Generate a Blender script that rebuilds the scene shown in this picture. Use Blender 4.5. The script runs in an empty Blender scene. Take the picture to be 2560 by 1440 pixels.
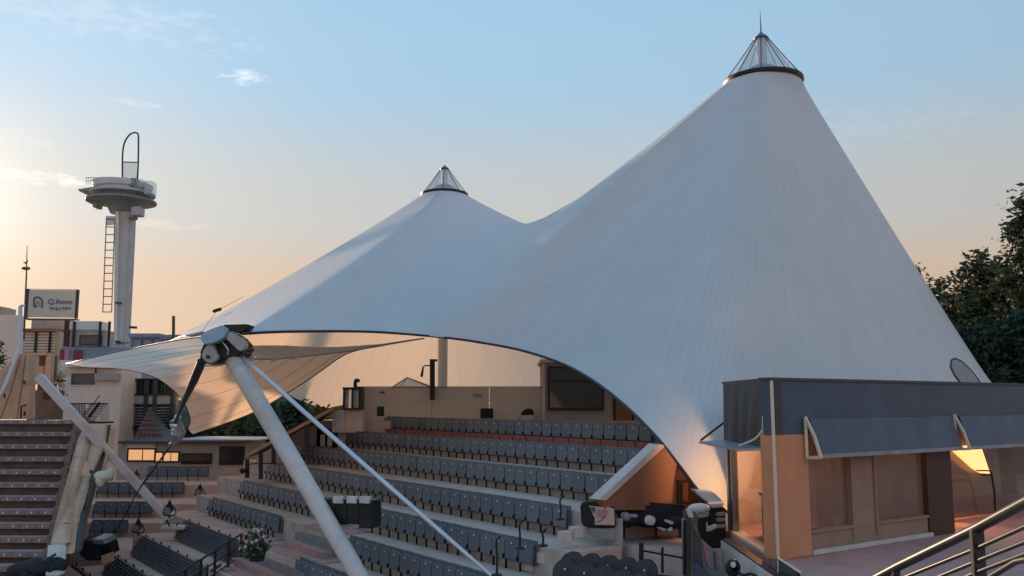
import bpy, math, random
import numpy as np
from mathutils import Vector, Matrix
random.seed(7); np.random.seed(7)
S = bpy.context.scene
COL = S.collection
R = math.radians

# ------------------------------------------------------------------ camera
F = 2200.0                 # focal length in pixels of the 2560 px photograph
E = 8.0                    # eye height above the lowest ground
PITCH = math.atan(285 / F)
cam = bpy.data.cameras.new('camera')
cam.sensor_width = 36; cam.lens = 36 * F / 2560
cam.clip_start = 0.1; cam.clip_end = 6000
co = bpy.data.objects.new('camera', cam); COL.objects.link(co)
co.location = (0, 0, E); co.rotation_euler = (R(90) + PITCH, 0, 0)
S.camera = co

# ------------------------------------------------------------------ light
SUN_AZ, SUN_EL = R(-35.0), R(10.5)       # azimuth from +Y (negative = left), elevation
SUN = Vector((math.sin(SUN_AZ) * math.cos(SUN_EL), math.cos(SUN_AZ) * math.cos(SUN_EL), math.sin(SUN_EL)))
sl = bpy.data.lights.new('sun', 'SUN'); sl.energy = 5.0; sl.angle = R(1.5); sl.color = (1.0, 0.66, 0.40)
so = bpy.data.objects.new('sun', sl); COL.objects.link(so)
so.rotation_euler = SUN.to_track_quat('Z', 'Y').to_euler()
S.view_settings.view_transform = 'Standard'; S.view_settings.look = 'None'
S.view_settings.exposure = 0.25; S.view_settings.gamma = 1.0; S.view_settings.use_curve_mapping = False


def dir_px(px, py):
    r, u = (px - 1280) / F, (720 - py) / F
    c, s = math.cos(PITCH), math.sin(PITCH)
    return Vector((r, c - u * s, s + u * c))

def W(px, py, D):
    "point of the place seen at photograph pixel (px, py) at D metres in front of the camera"
    d = dir_px(px, py); k = D / d.y
    return Vector((d.x * k, D, E + d.z * k))

def G(px, py, z):
    "where the sight line of a pixel meets the level z (relative to the eye)"
    d = dir_px(px, py); k = z / d.z
    return Vector((d.x * k, d.y * k, E + z))


def build_world():
    w = bpy.data.worlds.new('World'); S.world = w; w.use_nodes = True
    nt = w.node_tree; N = nt.nodes; L = nt.links; N.clear()
    out = N.new('ShaderNodeOutputWorld'); bg = N.new('ShaderNodeBackground')
    tc = N.new('ShaderNodeTexCoord')
    def math_(op, a, b=None, c=None):
        n = N.new('ShaderNodeMath'); n.operation = op
        for i, v in enumerate((a, b, c)):
            if v is None: continue
            if isinstance(v, (int, float)): n.inputs[i].default_value = v
            else: L.new(v, n.inputs[i])
        return n.outputs[0]
    def dot(v):
        n = N.new('ShaderNodeVectorMath'); n.operation = 'DOT_PRODUCT'
        L.new(tc.outputs['Generated'], n.inputs[0]); n.inputs[1].default_value = v
        return n.outputs['Value']
    def mixc(fac, a, b, mode='MIX'):
        n = N.new('ShaderNodeMix'); n.data_type = 'RGBA'; n.blend_type = mode
        for sock, v in ((n.inputs[0], fac), (n.inputs[6], a), (n.inputs[7], b)):
            if isinstance(v, (int, float)): sock.default_value = v
            elif isinstance(v, tuple): sock.default_value = (*v, 1)
            else: L.new(v, sock)
        return n.outputs[2]
    z = dot((0, 0, 1)); sd = dot(tuple(SUN))
    ramp = N.new('ShaderNodeValToRGB'); cr = ramp.color_ramp; cr.interpolation = 'EASE'
    stops = [(0.0, (.30, .25, .23)), (.47, (.52, .34, .22)), (.50, (.60, .38, .23)), (.555, (.56, .41, .29)), (.605, (.45, .46, .45)),
             (.68, (.31, .47, .62)), (.80, (.23, .44, .66)), (1.0, (.20, .41, .65))]
    cr.elements[0].position = 0; cr.elements[0].color = (*stops[0][1], 1)
    cr.elements[1].position = 1; cr.elements[1].color = (*stops[-1][1], 1)
    for p, c in stops[1:-1]:
        e = cr.elements.new(p); e.color = (*c, 1)
    L.new(math_('MULTIPLY_ADD', z, .5, .5), ramp.inputs[0])
    # rosy band opposite the sun, wholly behind the camera
    ramp2 = N.new('ShaderNodeValToRGB'); c2r = ramp2.color_ramp; c2r.interpolation = 'EASE'
    st2 = [(0.0, (.30, .25, .23)), (.47, (.50, .32, .26)), (.52, (.62, .43, .37)), (.60, (.60, .53, .54)), (.70, (.46, .59, .74)), (.82, (.32, .52, .74)), (1.0, (.20, .41, .65))]
    c2r.elements[0].position = 0; c2r.elements[0].color = (*st2[0][1], 1); c2r.elements[1].position = 1; c2r.elements[1].color = (*st2[-1][1], 1)
    for p, c in st2[1:-1]:
        e = c2r.elements.new(p); e.color = (*c, 1)
    L.new(math_('MULTIPLY_ADD', z, .5, .5), ramp2.inputs[0])
    bf_ = N.new('ShaderNodeMapRange'); bf_.interpolation_type = 'SMOOTHSTEP'; L.new(sd, bf_.inputs[0])
    bf_.inputs[1].default_value = .38; bf_.inputs[2].default_value = -.75; bf_.inputs[3].default_value = 0.0; bf_.inputs[4].default_value = 1.0
    basecol = mixc(bf_.outputs[0], ramp.outputs[0], ramp2.outputs[0])
    # broad brightening toward the sun, dimmer on the far side
    br = N.new('ShaderNodeMapRange'); br.interpolation_type = 'SMOOTHSTEP'
    L.new(sd, br.inputs[0]); br.inputs[1].default_value = .25; br.inputs[2].default_value = 1.0
    br.inputs[3].default_value = .92; br.inputs[4].default_value = 1.10
    sky = mixc(1.0, basecol, br.outputs[0], 'MULTIPLY')
    sdp = math_('MAXIMUM', sd, 0.0)
    g1 = math_('MULTIPLY', math_('POWER', sdp, 26.0), .22)
    g2 = math_('MULTIPLY', math_('POWER', sdp, 260.0), .40)
    def add(col, fac, tint):
        m = N.new('ShaderNodeVectorMath'); m.operation = 'SCALE'; m.inputs[0].default_value = tint; L.new(fac, m.inputs['Scale'])
        a = N.new('ShaderNodeVectorMath'); a.operation = 'ADD'; L.new(col, a.inputs[0]); L.new(m.outputs[0], a.inputs[1])
        return a.outputs[0]
    sky = add(sky, g1, (1.0, .82, .66)); sky = add(sky, g2, (1.0, .84, .62))
    # thin small clouds, each a torn patch at its own bearing
    no = N.new('ShaderNodeTexNoise'); no.inputs['Scale'].default_value = 48; no.inputs['Detail'].default_value = 6; no.inputs['Roughness'].default_value = .62
    mp = N.new('ShaderNodeMapping'); mp.inputs['Scale'].default_value = (1, 1, 3.2)
    L.new(tc.outputs['Generated'], mp.inputs[0]); L.new(mp.outputs[0], no.inputs['Vector'])
    for px, py, wx, wy, st, tint in ((600, 190, 62, 20, .75, (.80, .84, .90)), (335, 256, 60, 18, .28, (.8, .8, .84)), (410, 563, 95, 14, .42, (.85, .72, .62)),
                                     (60, 440, 190, 18, .8, (1.0, .92, .80)), (40, 345, 120, 26, .25, (.9, .82, .78)), (210, 30, 420, 60, .18, (.85, .85, .9)), (2000, 330, 500, 60, .06, (.8, .8, .85))):
        c = dir_px(px, py).normalized(); e1 = Vector((c.y, -c.x, 0)).normalized(); e2 = e1.cross(c)
        a = math_('DIVIDE', dot(tuple(e1)), wx / F); b = math_('DIVIDE', dot(tuple(e2)), wy / F)
        r2 = math_('ADD', math_('MULTIPLY', a, a), math_('MULTIPLY', b, b))
        front = math_('GREATER_THAN', dot(tuple(c)), 0)
        m = math_('SUBTRACT', math_('ADD', no.outputs['Fac'], math_('MULTIPLY', math_('SUBTRACT', 1.0, r2), .20)), .56)
        m = N_clamp = math_('MULTIPLY', math_('MINIMUM', math_('MAXIMUM', math_('MULTIPLY', m, 5.0), 0.0), 1.0), math_('MULTIPLY', front, st))
        sky = mixc(m, sky, tint)
    L.new(sky, bg.inputs['Color']); bg.inputs['Strength'].default_value = 1.0
    L.new(bg.outputs[0], out.inputs[0])
build_world()

# ------------------------------------------------------------------ materials
MATS = {}
def mat(name, col, rough=.6, metal=0.0, var=.12, scale=3.0, bump=0.0, bscale=30.0, col2=None, transl=0.0, emit=None, spec=.4, alpha=None, stain=0.0, streak=False, tcol=None):
    m = bpy.data.materials.new(name); m.use_nodes = True
    nt = m.node_tree; N = nt.nodes; L = nt.links
    p = N['Principled BSDF']; out = N['Material Output']
    p.inputs['Roughness'].default_value = rough; p.inputs['Metallic'].default_value = metal
    p.inputs['Specular IOR Level'].default_value = spec
    tc = N.new('ShaderNodeTexCoord')
    no = N.new('ShaderNodeTexNoise'); no.inputs['Scale'].default_value = scale; no.inputs['Detail'].default_value = 5; no.inputs['Roughness'].default_value = .65
    L.new(tc.outputs['Object'], no.inputs['Vector'])
    c2 = col2 or tuple(max(0, c * (1 - var * 2.2)) for c in col)
    c1 = tuple(min(1, c * (1 + var)) for c in col)
    r = N.new('ShaderNodeValToRGB'); r.color_ramp.elements[0].position = .3; r.color_ramp.elements[1].position = .7
    r.color_ramp.elements[0].color = (*c2, 1); r.color_ramp.elements[1].color = (*c1, 1)
    L.new(no.outputs['Fac'], r.inputs[0]); base = r.outputs[0]
    if stain:
        n2 = N.new('ShaderNodeTexNoise'); n2.inputs['Scale'].default_value = .7; n2.inputs['Detail'].default_value = 7
        L.new(tc.outputs['Object'], n2.inputs['Vector'])
        mr = N.new('ShaderNodeMapRange'); mr.inputs[1].default_value = .52; mr.inputs[2].default_value = .72; mr.inputs[4].default_value = stain
        L.new(n2.outputs['Fac'], mr.inputs[0])
        mx = N.new('ShaderNodeMix'); mx.data_type = 'RGBA'; mx.blend_type = 'MULTIPLY'; mx.inputs[7].default_value = (.45, .4, .36, 1)
        L.new(mr.outputs[0], mx.inputs[0]); L.new(base, mx.inputs[6]); base = mx.outputs[2]
    if streak:       # radial creases and rain streaks that run from the peaks down the fabric
        uv = N.new('ShaderNodeUVMap'); uv.uv_map = 'fabric'
        mp = N.new('ShaderNodeMapping'); mp.inputs['Scale'].default_value = (230, 1.6, 1); L.new(uv.outputs[0], mp.inputs[0])
        ns = N.new('ShaderNodeTexNoise'); ns.inputs['Scale'].default_value = 1; ns.inputs['Detail'].default_value = 4; L.new(mp.outputs[0], ns.inputs['Vector'])
        mr = N.new('ShaderNodeMapRange'); mr.inputs[1].default_value = .45; mr.inputs[2].default_value = .75; mr.inputs[4].default_value = .16; L.new(ns.outputs['Fac'], mr.inputs[0])
        mx = N.new('ShaderNodeMix'); mx.data_type = 'RGBA'; mx.blend_type = 'MULTIPLY'; mx.inputs[7].default_value = (.78, .74, .70, 1)
        L.new(mr.outputs[0], mx.inputs[0]); L.new(base, mx.inputs[6]); base = mx.outputs[2]
        bb = N.new('ShaderNodeBump'); bb.inputs['Strength'].default_value = .12; bb.inputs['Distance'].default_value = .05
        L.new(ns.outputs['Fac'], bb.inputs['Height']); L.new(bb.outputs[0], p.inputs['Normal'])
    L.new(base, p.inputs['Base Color'])
    if bump:
        nb = N.new('ShaderNodeTexNoise'); nb.inputs['Scale'].default_value = bscale; nb.inputs['Detail'].default_value = 4
        L.new(tc.outputs['Object'], nb.inputs['Vector'])
        b = N.new('ShaderNodeBump'); b.inputs['Strength'].default_value = bump; b.inputs['Distance'].default_value = .03
        L.new(nb.outputs['Fac'], b.inputs['Height']); L.new(b.outputs[0], p.inputs['Normal'])
    if transl:
        t = N.new('ShaderNodeBsdfTranslucent'); t.inputs[0].default_value = (*(tcol or col), 1)
        ms = N.new('ShaderNodeMixShader'); ms.inputs[0].default_value = transl
        L.new(p.outputs[0], ms.inputs[1]); L.new(t.outputs[0], ms.inputs[2]); L.new(ms.outputs[0], out.inputs[0])
    if alpha is not None: p.inputs['Alpha'].default_value = alpha
    if emit:
        p.inputs['Emission Color'].default_value = (*emit[0], 1); p.inputs['Emission Strength'].default_value = emit[1]
    MATS[name] = m
    return m

M = MATS
mat('membrane', (.665, .73, .765), .42, var=.03, scale=.6, transl=.34, tcol=(.95, .74, .56), spec=.35, streak=True)
mat('membrane_seam', (.55, .55, .55), .5, transl=.1, var=.05)
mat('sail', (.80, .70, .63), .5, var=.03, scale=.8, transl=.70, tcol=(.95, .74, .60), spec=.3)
mat('sail_seam', (.42, .37, .35), .5, transl=.25)
mat('edge_cable', (.05, .05, .06), .4, metal=.6)
mat('black_metal', (.020, .021, .024), .42, metal=.3)
mat('dark_steel', (.05, .058, .065), .38, metal=.55)
mat('pylon_paint', (.60, .54, .51), .42, var=.07, scale=2.2, stain=.45, bump=.05, bscale=14)
mat('plate_grey', (.34, .37, .40), .32, metal=.35, var=.08)
mat('rod_steel', (.62, .62, .66), .3, metal=.7, var=.05)
mat('glass', (.45, .55, .62), .06, var=.02, alpha=.32, spec=.8)
mat('cap_glass', (.62, .68, .74), .08, var=.03, alpha=.45, spec=.8)
mat('dark_glass', (.03, .028, .028), .07, var=.05, spec=.8)
mat('concrete', (.56, .42, .355), .82, var=.09, scale=2.2, bump=.15, stain=.25)
mat('concrete_light', (.60, .52, .47), .8, var=.08, scale=2.0, bump=.12, stain=.22)
mat('riser', (.46, .39, .34), .85, var=.12, scale=3, bump=.15, stain=.3)
mat('seat_plastic', (.12, .145, .178), .42, var=.14, scale=2.5)
mat('seat_plastic_worn', (.15, .175, .20), .48, var=.14, scale=2.5)
mat('seat_plate', (.72, .72, .70), .4)
mat('red_strip', (.30, .10, .085), .6, var=.2, scale=5)
mat('stand_seat', (.25, .17, .15), .6, var=.15, scale=4, bump=.1)
mat('stand_concrete', (.15, .105, .095), .9, var=.15, bump=.2)
mat('shell_plastic', (.035, .040, .052), .42, var=.15, scale=3)
mat('bench_slat', (.09, .10, .12), .45, var=.2, scale=7)
mat('timber_pale', (.56, .36, .235), .6, var=.1, scale=2.0, bump=.1, stain=.2)
mat('timber_dark', (.16, .12, .095), .7, var=.15, scale=2)
mat('wall_cream', (.70, .58, .50), .8, var=.05, scale=1.4, bump=.06, stain=.12)
mat('wall_grey', (.38, .35, .33), .8, var=.08, scale=1.2, bump=.06, stain=.15)
mat('wall_brown', (.28, .13, .075), .75, var=.08, scale=1.0, bump=.05, stain=.12)
mat('slate', (.062, .092, .125), .50, metal=.0, var=.10, scale=1.2, spec=.35, stain=.35)
mat('slate_dark', (.06, .06, .062), .55, var=.1, scale=1.5)
mat('pillar_orange', (.62, .26, .13), .55, var=.06, scale=1.5, stain=.1)  # warm glow on the corner pillar, put into its paint colour
mat('rail_grey', (.30, .33, .38), .35, metal=.5)
mat('cream_metal', (.72, .60, .45), .45, var=.05)
mat('brown_frame', (.055, .022, .016), .5, var=.1)
mat('curtain', (.38, .245, .17), .85, var=.08, scale=2, transl=.15)
mat('tint_glass', (.12, .11, .10), .06, alpha=.42, spec=.8)
mat('pav_glass', (.22, .15, .11), .08, var=.10, scale=1.2, alpha=.66, spec=.7)
mat('tile_pink', (.45, .26, .23), .75, var=.12, scale=4, bump=.1)
mat('tile_grey', (.22, .22, .22), .75, var=.12, scale=4, bump=.1)
mat('terrace_pink', (.50, .27, .235), .7, var=.08, scale=1.6, bump=.08, stain=.25)
mat('sign_cream', (.58, .53, .42), .6, var=.03)
mat('sign_blue', (.06, .07, .22), .5)
mat('sign_pink', (.50, .22, .25), .5)
mat('steel_white', (.60, .60, .60), .45, var=.04, scale=2, stain=.12)
mat('tower_concrete', (.48, .47, .46), .8, var=.06, scale=.4, stain=.15)
mat('tower_dark', (.24, .27, .28), .6, var=.15)
mat('sign_red', (.22, .03, .05), .5)
mat('poster_grey', (.26, .25, .25), .5, var=.05)
mat('white_plastic', (.66, .64, .64), .35, var=.04)
mat('screen_cream', (.60, .47, .38), .4, var=.04)
mat('poster_green', (.03, .14, .07), .5)
mat('poster_red', (.40, .13, .12), .5)
mat('leaf_dark', (.040, .060, .030), .6, col2=(.020, .034, .018), scale=.8, transl=.3)
mat('leaf_warm', (.085, .080, .030), .6, col2=(.04, .05, .02), scale=.8, transl=.35)
mat('leaf_teal', (.040, .085, .055), .6, col2=(.02, .05, .035), scale=.8, transl=.3)
mat('roof_tile', (.17, .085, .08), .7, var=.2, scale=5)
mat('opening_grey', (.30, .28, .285), .75)
mat('bark', (.09, .07, .055), .9, var=.2, scale=6, bump=.3)
mat('ground', (.32, .25, .20), .9, var=.2, scale=.2, bump=.2)
mat('hill_green', (.05, .065, .035), .95, var=.3, scale=.3, bump=.3)
mat('rock_pale', (.42, .36, .30), .9, var=.2, scale=2, bump=.3)
mat('lamp_glow', (.9, .7, .4), .5, emit=((1.0, .50, .18), 1.3))
mat('window_lit', (.6, .4, .25), .3, emit=((1.0, .50, .22), .55))
mat('flower_red', (.22, .03, .03), .6)
mat('flower_white', (.5, .48, .46), .6)
mat('flower_green', (.06, .12, .04), .6)
mat('cloth_white', (.62, .58, .56), .8, bump=.2, bscale=8)
mat('cloth_black', (.018, .02, .024), .75, bump=.3, bscale=6)
mat('building_pale', (.42, .36, .30), .85, var=.08, scale=.5)
mat('building_blue', (.20, .25, .31), .7, var=.08, scale=.6)
mat('window_dark', (.04, .05, .065), .15, var=.1, spec=.7)

# ------------------------------------------------------------------ building helpers
ORG = {}
class MB:
    def __init__(s): s.v = []; s.f = []
    def add(s, vs, fs):
        b = len(s.v); s.v += [tuple(v) for v in vs]; s.f += [tuple(i + b for i in f) for f in fs]; return s
    def hexa(s, c8):
        return s.add(c8, [(0, 3, 2, 1), (4, 5, 6, 7), (0, 1, 5, 4), (1, 2, 6, 5), (2, 3, 7, 6), (3, 0, 4, 7)])
    def box(s, c, size, rz=0.0, rx=0.0, ry=0.0):
        m = Matrix.Rotation(rz, 3, 'Z') @ Matrix.Rotation(ry, 3, 'Y') @ Matrix.Rotation(rx, 3, 'X')
        x, y, z = (k / 2 for k in size); c = Vector(c)
        return s.hexa([c + m @ Vector(p) for p in ((-x, -y, -z), (x, -y, -z), (x, y, -z), (-x, y, -z), (-x, -y, z), (x, -y, z), (x, y, z), (-x, y, z))])
    def bar(s, a, b, w, h=None, up=(0, 0, 1), w2=None, h2=None):
        "square bar between two points; w across, h along 'up'; may taper"
        a, b = Vector(a), Vector(b); h = h or w; w2 = w2 or w; h2 = h2 or h
        d = (b - a).normalized(); u = Vector(up)
        if abs(d.dot(u)) > .98: u = Vector((0, 1, 0))
        sx = d.cross(u).normalized(); u = sx.cross(d).normalized()
        c = [a - sx * w / 2 - u * h / 2, a + sx * w / 2 - u * h / 2, a + sx * w / 2 + u * h / 2, a - sx * w / 2 + u * h / 2]
        e = [b - sx * w2 / 2 - u * h2 / 2, b + sx * w2 / 2 - u * h2 / 2, b + sx * w2 / 2 + u * h2 / 2, b - sx * w2 / 2 + u * h2 / 2]
        return s.hexa(c + e)
    def tube(s, pts, r, n=8, cap=True):
        pts = [Vector(p) for p in pts]; rs = r if isinstance(r, (list, tuple)) else [r] * len(pts)
        t0 = (pts[1] - pts[0]).normalized()
        u = t0.orthogonal().normalized(); rings = []; vs = []
        for i, p in enumerate(pts):
            t = (pts[min(i + 1, len(pts) - 1)] - pts[max(i - 1, 0)]).normalized()
            u = (u - t * u.dot(t)).normalized(); w = t.cross(u)
            for k in range(n):
                a = 2 * math.pi * k / n
                vs.append(p + (u * math.cos(a) + w * math.sin(a)) * rs[i])
        fs = [(i * n + k, i * n + (k + 1) % n, (i + 1) * n + (k + 1) % n, (i + 1) * n + k) for i in range(len(pts) - 1) for k in range(n)]
        if cap: fs += [tuple(range(n))[::-1], tuple((len(pts) - 1) * n + k for k in range(n))]
        return s.add(vs, fs)
    def lathe(s, c, prof, n=24, tilt=None):
        c = Vector(c); m = tilt or Matrix.Identity(3); vs = []
        for r, z in prof:
            for k in range(n):
                a = 2 * math.pi * k / n; vs.append(c + m @ Vector((r * math.cos(a), r * math.sin(a), z)))
        fs = [(i * n + k, i * n + (k + 1) % n, (i + 1) * n + (k + 1) % n, (i + 1) * n + k) for i in range(len(prof) - 1) for k in range(n)]
        if prof[0][0] > 1e-6: fs.append(tuple(range(n))[::-1])
        if prof[-1][0] > 1e-6: fs.append(tuple((len(prof) - 1) * n + k for k in range(n)))
        return s.add(vs, fs)
    def prism(s, poly, off):
        "flat outline (list of 3-D points) given the thickness vector off"
        n = len(poly); off = Vector(off); a = [Vector(p) for p in poly]
        vs = a + [p + off for p in a]
        return s.add(vs, [tuple(range(n))[::-1], tuple(range(n, 2 * n))] + [(i, (i + 1) % n, n + (i + 1) % n, n + i) for i in range(n)])
    def ball(s, c, r, n=8, m=6, sq=(1, 1, 1), jit=0):
        c = Vector(c); vs = [c + Vector((0, 0, -r * sq[2]))]
        for i in range(1, m):
            th = math.pi * i / m
            for k in range(n):
                a = 2 * math.pi * k / n; j = 1 + random.uniform(-jit, jit)
                vs.append(c + Vector((r * sq[0] * j * math.sin(th) * math.cos(a), r * sq[1] * j * math.sin(th) * math.sin(a), -r * sq[2] * j * math.cos(th))))
        vs.append(c + Vector((0, 0, r * sq[2]))); fs = []
        for k in range(n):
            fs.append((0, 1 + (k + 1) % n, 1 + k)); fs.append((len(vs) - 1, 1 + (m - 2) * n + k, 1 + (m - 2) * n + (k + 1) % n))
        for i in range(m - 2):
            for k in range(n):
                a = 1 + i * n; fs.append((a + k, a + (k + 1) % n, a + n + (k + 1) % n, a + n + k))
        return s.add(vs, fs)
    def build(s, name, material, parent=None, smooth=False, bevel=0.0, fix=True):
        me = bpy.data.meshes.new(name); o_ = ORG.get(parent.name, Vector((0, 0, 0))) if parent else Vector((0, 0, 0))
        me.from_pydata([(v[0] - o_[0], v[1] - o_[1], v[2] - o_[2]) for v in s.v], [], s.f)
        if fix:
            import bmesh
            bm = bmesh.new(); bm.from_mesh(me); bmesh.ops.recalc_face_normals(bm, faces=bm.faces)
            if bevel: bmesh.ops.bevel(bm, geom=list(bm.edges), offset=bevel, segments=2, affect='EDGES', clamp_overlap=True)
            bm.to_mesh(me); bm.free()
        me.materials.append(M[material] if isinstance(material, str) else material)
        if smooth:
            me.polygons.foreach_set('use_smooth', [True] * len(me.polygons))
            if smooth == 'auto': me.set_sharp_from_angle(angle=R(35))
        ob = bpy.data.objects.new(name, me); COL.objects.link(ob)
        if parent: ob.parent = parent
        ORG[ob.name] = o_
        return ob

def tag(o, label, cat, group=None):
    o['label'] = label; o['category'] = cat
    if group: o['group'] = group
    return o
def struct(o, label=None):
    o['kind'] = 'structure'
    if label: o['label'] = label
    return o
def stuff(o, label=None, cat=None):
    o['kind'] = 'stuff'
    if label: o['label'] = label
    if cat: o['category'] = cat
    return o
def thing(name, label, cat, loc, group=None):
    o = bpy.data.objects.new(name, None); COL.objects.link(o); o.location = loc
    ORG[o.name] = Vector(loc); o.empty_display_size = .2
    return tag(o, label, cat, group)
def copy_tree(o, parent=None):
    c = o.copy(); COL.objects.link(c); c.parent = parent
    ORG[c.name] = ORG.get(o.name, Vector((0, 0, 0)))
    for ch in list(o.children): copy_tree(ch, c)
    return c
def word(n):
    W_ = ['', 'first', 'second', 'third', 'fourth', 'fifth', 'sixth', 'seventh', 'eighth', 'ninth', 'tenth', 'eleventh', 'twelfth', 'thirteenth', 'fourteenth', 'fifteenth',
          'sixteenth', 'seventeenth', 'eighteenth', 'nineteenth', 'twentieth']
    T_ = {20: ('twenty', 'twentieth'), 30: ('thirty', 'thirtieth'), 40: ('forty', 'fortieth'), 50: ('fifty', 'fiftieth')}
    if n <= 20: return W_[n]
    t, u = n // 10 * 10, n % 10
    return T_[t][1] if u == 0 else T_[t][0] + '-' + W_[u]
def smoothpath(pts, per=8):
    "Catmull-Rom through 3-D points"
    pts = [Vector(p) for p in pts]; out = []
    for i in range(len(pts) - 1):
        p0 = pts[i - 1] if i else pts[0] * 2 - pts[1]; p1, p2 = pts[i], pts[i + 1]
        p3 = pts[i + 2] if i + 2 < len(pts) else p2 * 2 - p1
        for k in range(per):
            t = k / per
            out.append(.5 * ((2 * p1) + (p2 - p0) * t + (2 * p0 - 5 * p1 + 4 * p2 - p3) * t * t + (3 * p1 - p0 - 3 * p2 + p3) * t ** 3))
    out.append(pts[-1]); return out

class Face:
    "a vertical plane through p along direction e; n points out of it to the camera side"
    def __init__(s, p, e):
        s.p = Vector((p[0], p[1], 0)); s.e = Vector((e[0], e[1], 0)).normalized(); s.n = Vector((s.e.y, -s.e.x, 0))
    def hit(s, px, py):
        d = dir_px(px, py); k = s.p.dot(s.n) / d.dot(s.n)
        return Vector((0, 0, E)) + d * k
    def sz(s, px, py):
        h = s.hit(px, py); return (h - s.p).dot(s.e), h.z
    def at(s, a, z, d=0.0): return Vector((s.p.x, s.p.y, 0)) + s.e * a + s.n * d + Vector((0, 0, z))
    def box(s, mb, s0, s1, z0, z1, d0, d1):
        return mb.hexa([s.at(s0, z0, d0), s.at(s1, z0, d0), s.at(s1, z0, d1), s.at(s0, z0, d1), s.at(s0, z1, d0), s.at(s1, z1, d0), s.at(s1, z1, d1), s.at(s0, z1, d1)])
    def rect(s, mb, x0, y0, x1, y1, d0=-.2, d1=0.0):
        "box whose front shows between two photograph pixels"
        a0, zt = s.sz(x0, y0); a1, zb = s.sz(x1, y1)
        return s.box(mb, min(a0, a1), max(a0, a1), min(zt, zb), max(zt, zb), d0, d1)
def front(D): return Face((0, D), (1, 0))

# ================================================================== SETTING
g = MB(); g.add([(-3000, -60, 0), (3000, -60, 0), (3000, 4000, 0), (-3000, 4000, 0)], [(0, 1, 2, 3)])
struct(g.build('ground', 'ground'))

# hill on the left horizon behind the theatre
def hill(name, cx, cy, rx, ry, h, seed):
    rnd = np.random.RandomState(seed); n, m = 28, 9; vs = []; fs = []
    for i in range(m):
        f = i / (m - 1); r = 1 - f
        for k in range(n):
            a = 2 * math.pi * k / n; j = 1 + .07 * rnd.randn() * (i > 0)
            vs.append((cx + rx * r * j * math.cos(a), cy + ry * r * j * math.sin(a), -.3 + h * (1 - r ** 2) * (1 + .05 * rnd.randn())))
    for i in range(m - 1):
        for k in range(n): fs.append((i * n + k, i * n + (k + 1) % n, (i + 1) * n + (k + 1) % n, (i + 1) * n + k))
    return struct(MB().add(vs, fs).build(name, 'hill_green', smooth=True))
hill('hill', -34, 118, 36, 20, 9.3, 3)
hill('hill', 60, 130, 40, 30, 10.0, 5)

# ---- seating terraces ------------------------------------------------
U = Vector((-.585, .811, 0)).normalized()         # along a row, away to the left
NB = Vector((.811, .585, 0)).normalized()         # up the rake
ZK = [-(.66 + .63 * k) for k in range(10)]        # level of seat tops relative to the eye
ref = [(1280, 1050), (1280, 1101.5), (1280, 1164), (1280, 1245), (1280, 1342), (1280, 1453), (465, 1297), (355, 1335), (285, 1385), (180, 1405)]
ROW = [G(px, py, z) for (px, py), z in zip(ref, ZK)]
def row_t(k, px):
    p = ROW[k]; s = dir_px(px, 1005 - ZK[k] / 25 * F); s = s.x / s.y
    return (s * p.y - p.x) / (U.x - s * U.y)
def row_pt(k, t, dz=0.0, dn=0.0): return ROW[k] + U * t + NB * dn + Vector((0, 0, dz))
LEG = .75
span = [(860, 1668), (800, 1668), (720, 1590), (640, 1500), (575, 1440), (500, 1275), (440, 1275), (340, 1210), (260, 1180), (150, 1150)]
def perp(k0, k1): return (ROW[k0] - ROW[k1]).dot(NB)
for k in range(10):
    z = ZK[k] - LEG + E
    t0, t1 = row_t(k, span[k][0]) + 1.2, row_t(k, span[k][1]) - .6
    dn0 = -perp(k, k + 1) + .16 if k < 9 else -3.0      # down to the next row
    a, b = .13, dn0
    base = ROW[k]
    def P(t, dn, zz): q = base + U * t + NB * dn; return Vector((q.x, q.y, zz))
    mb = MB(); zb = max(.004 * (k + 1), z - 1.6)
    mb.hexa([P(t0, a, zb), P(t1, a, zb), P(t1, b, zb), P(t0, b, zb), P(t0, a, z), P(t1, a, z), P(t1, b, z), P(t0, b, z)])
    struct(mb.build('seating_terrace', 'concrete', bevel=.02))
    # riser that the seats of this row stand against
    if k < 6:
        mr = MB(); zt = (ZK[k - 1] - LEG + E if k else z + .60) - .006
        mr.hexa([P(t0, a + .012, z - .1), P(t1, a + .012, z - .1), P(t1, a + .025, z - .1), P(t0, a + .025, z - .1),
                 P(t0, a + .012, zt), P(t1, a + .012, zt), P(t1, a + .025, zt), P(t0, a + .025, zt)])
        struct(mr.build('terrace_riser', 'riser'))

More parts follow.
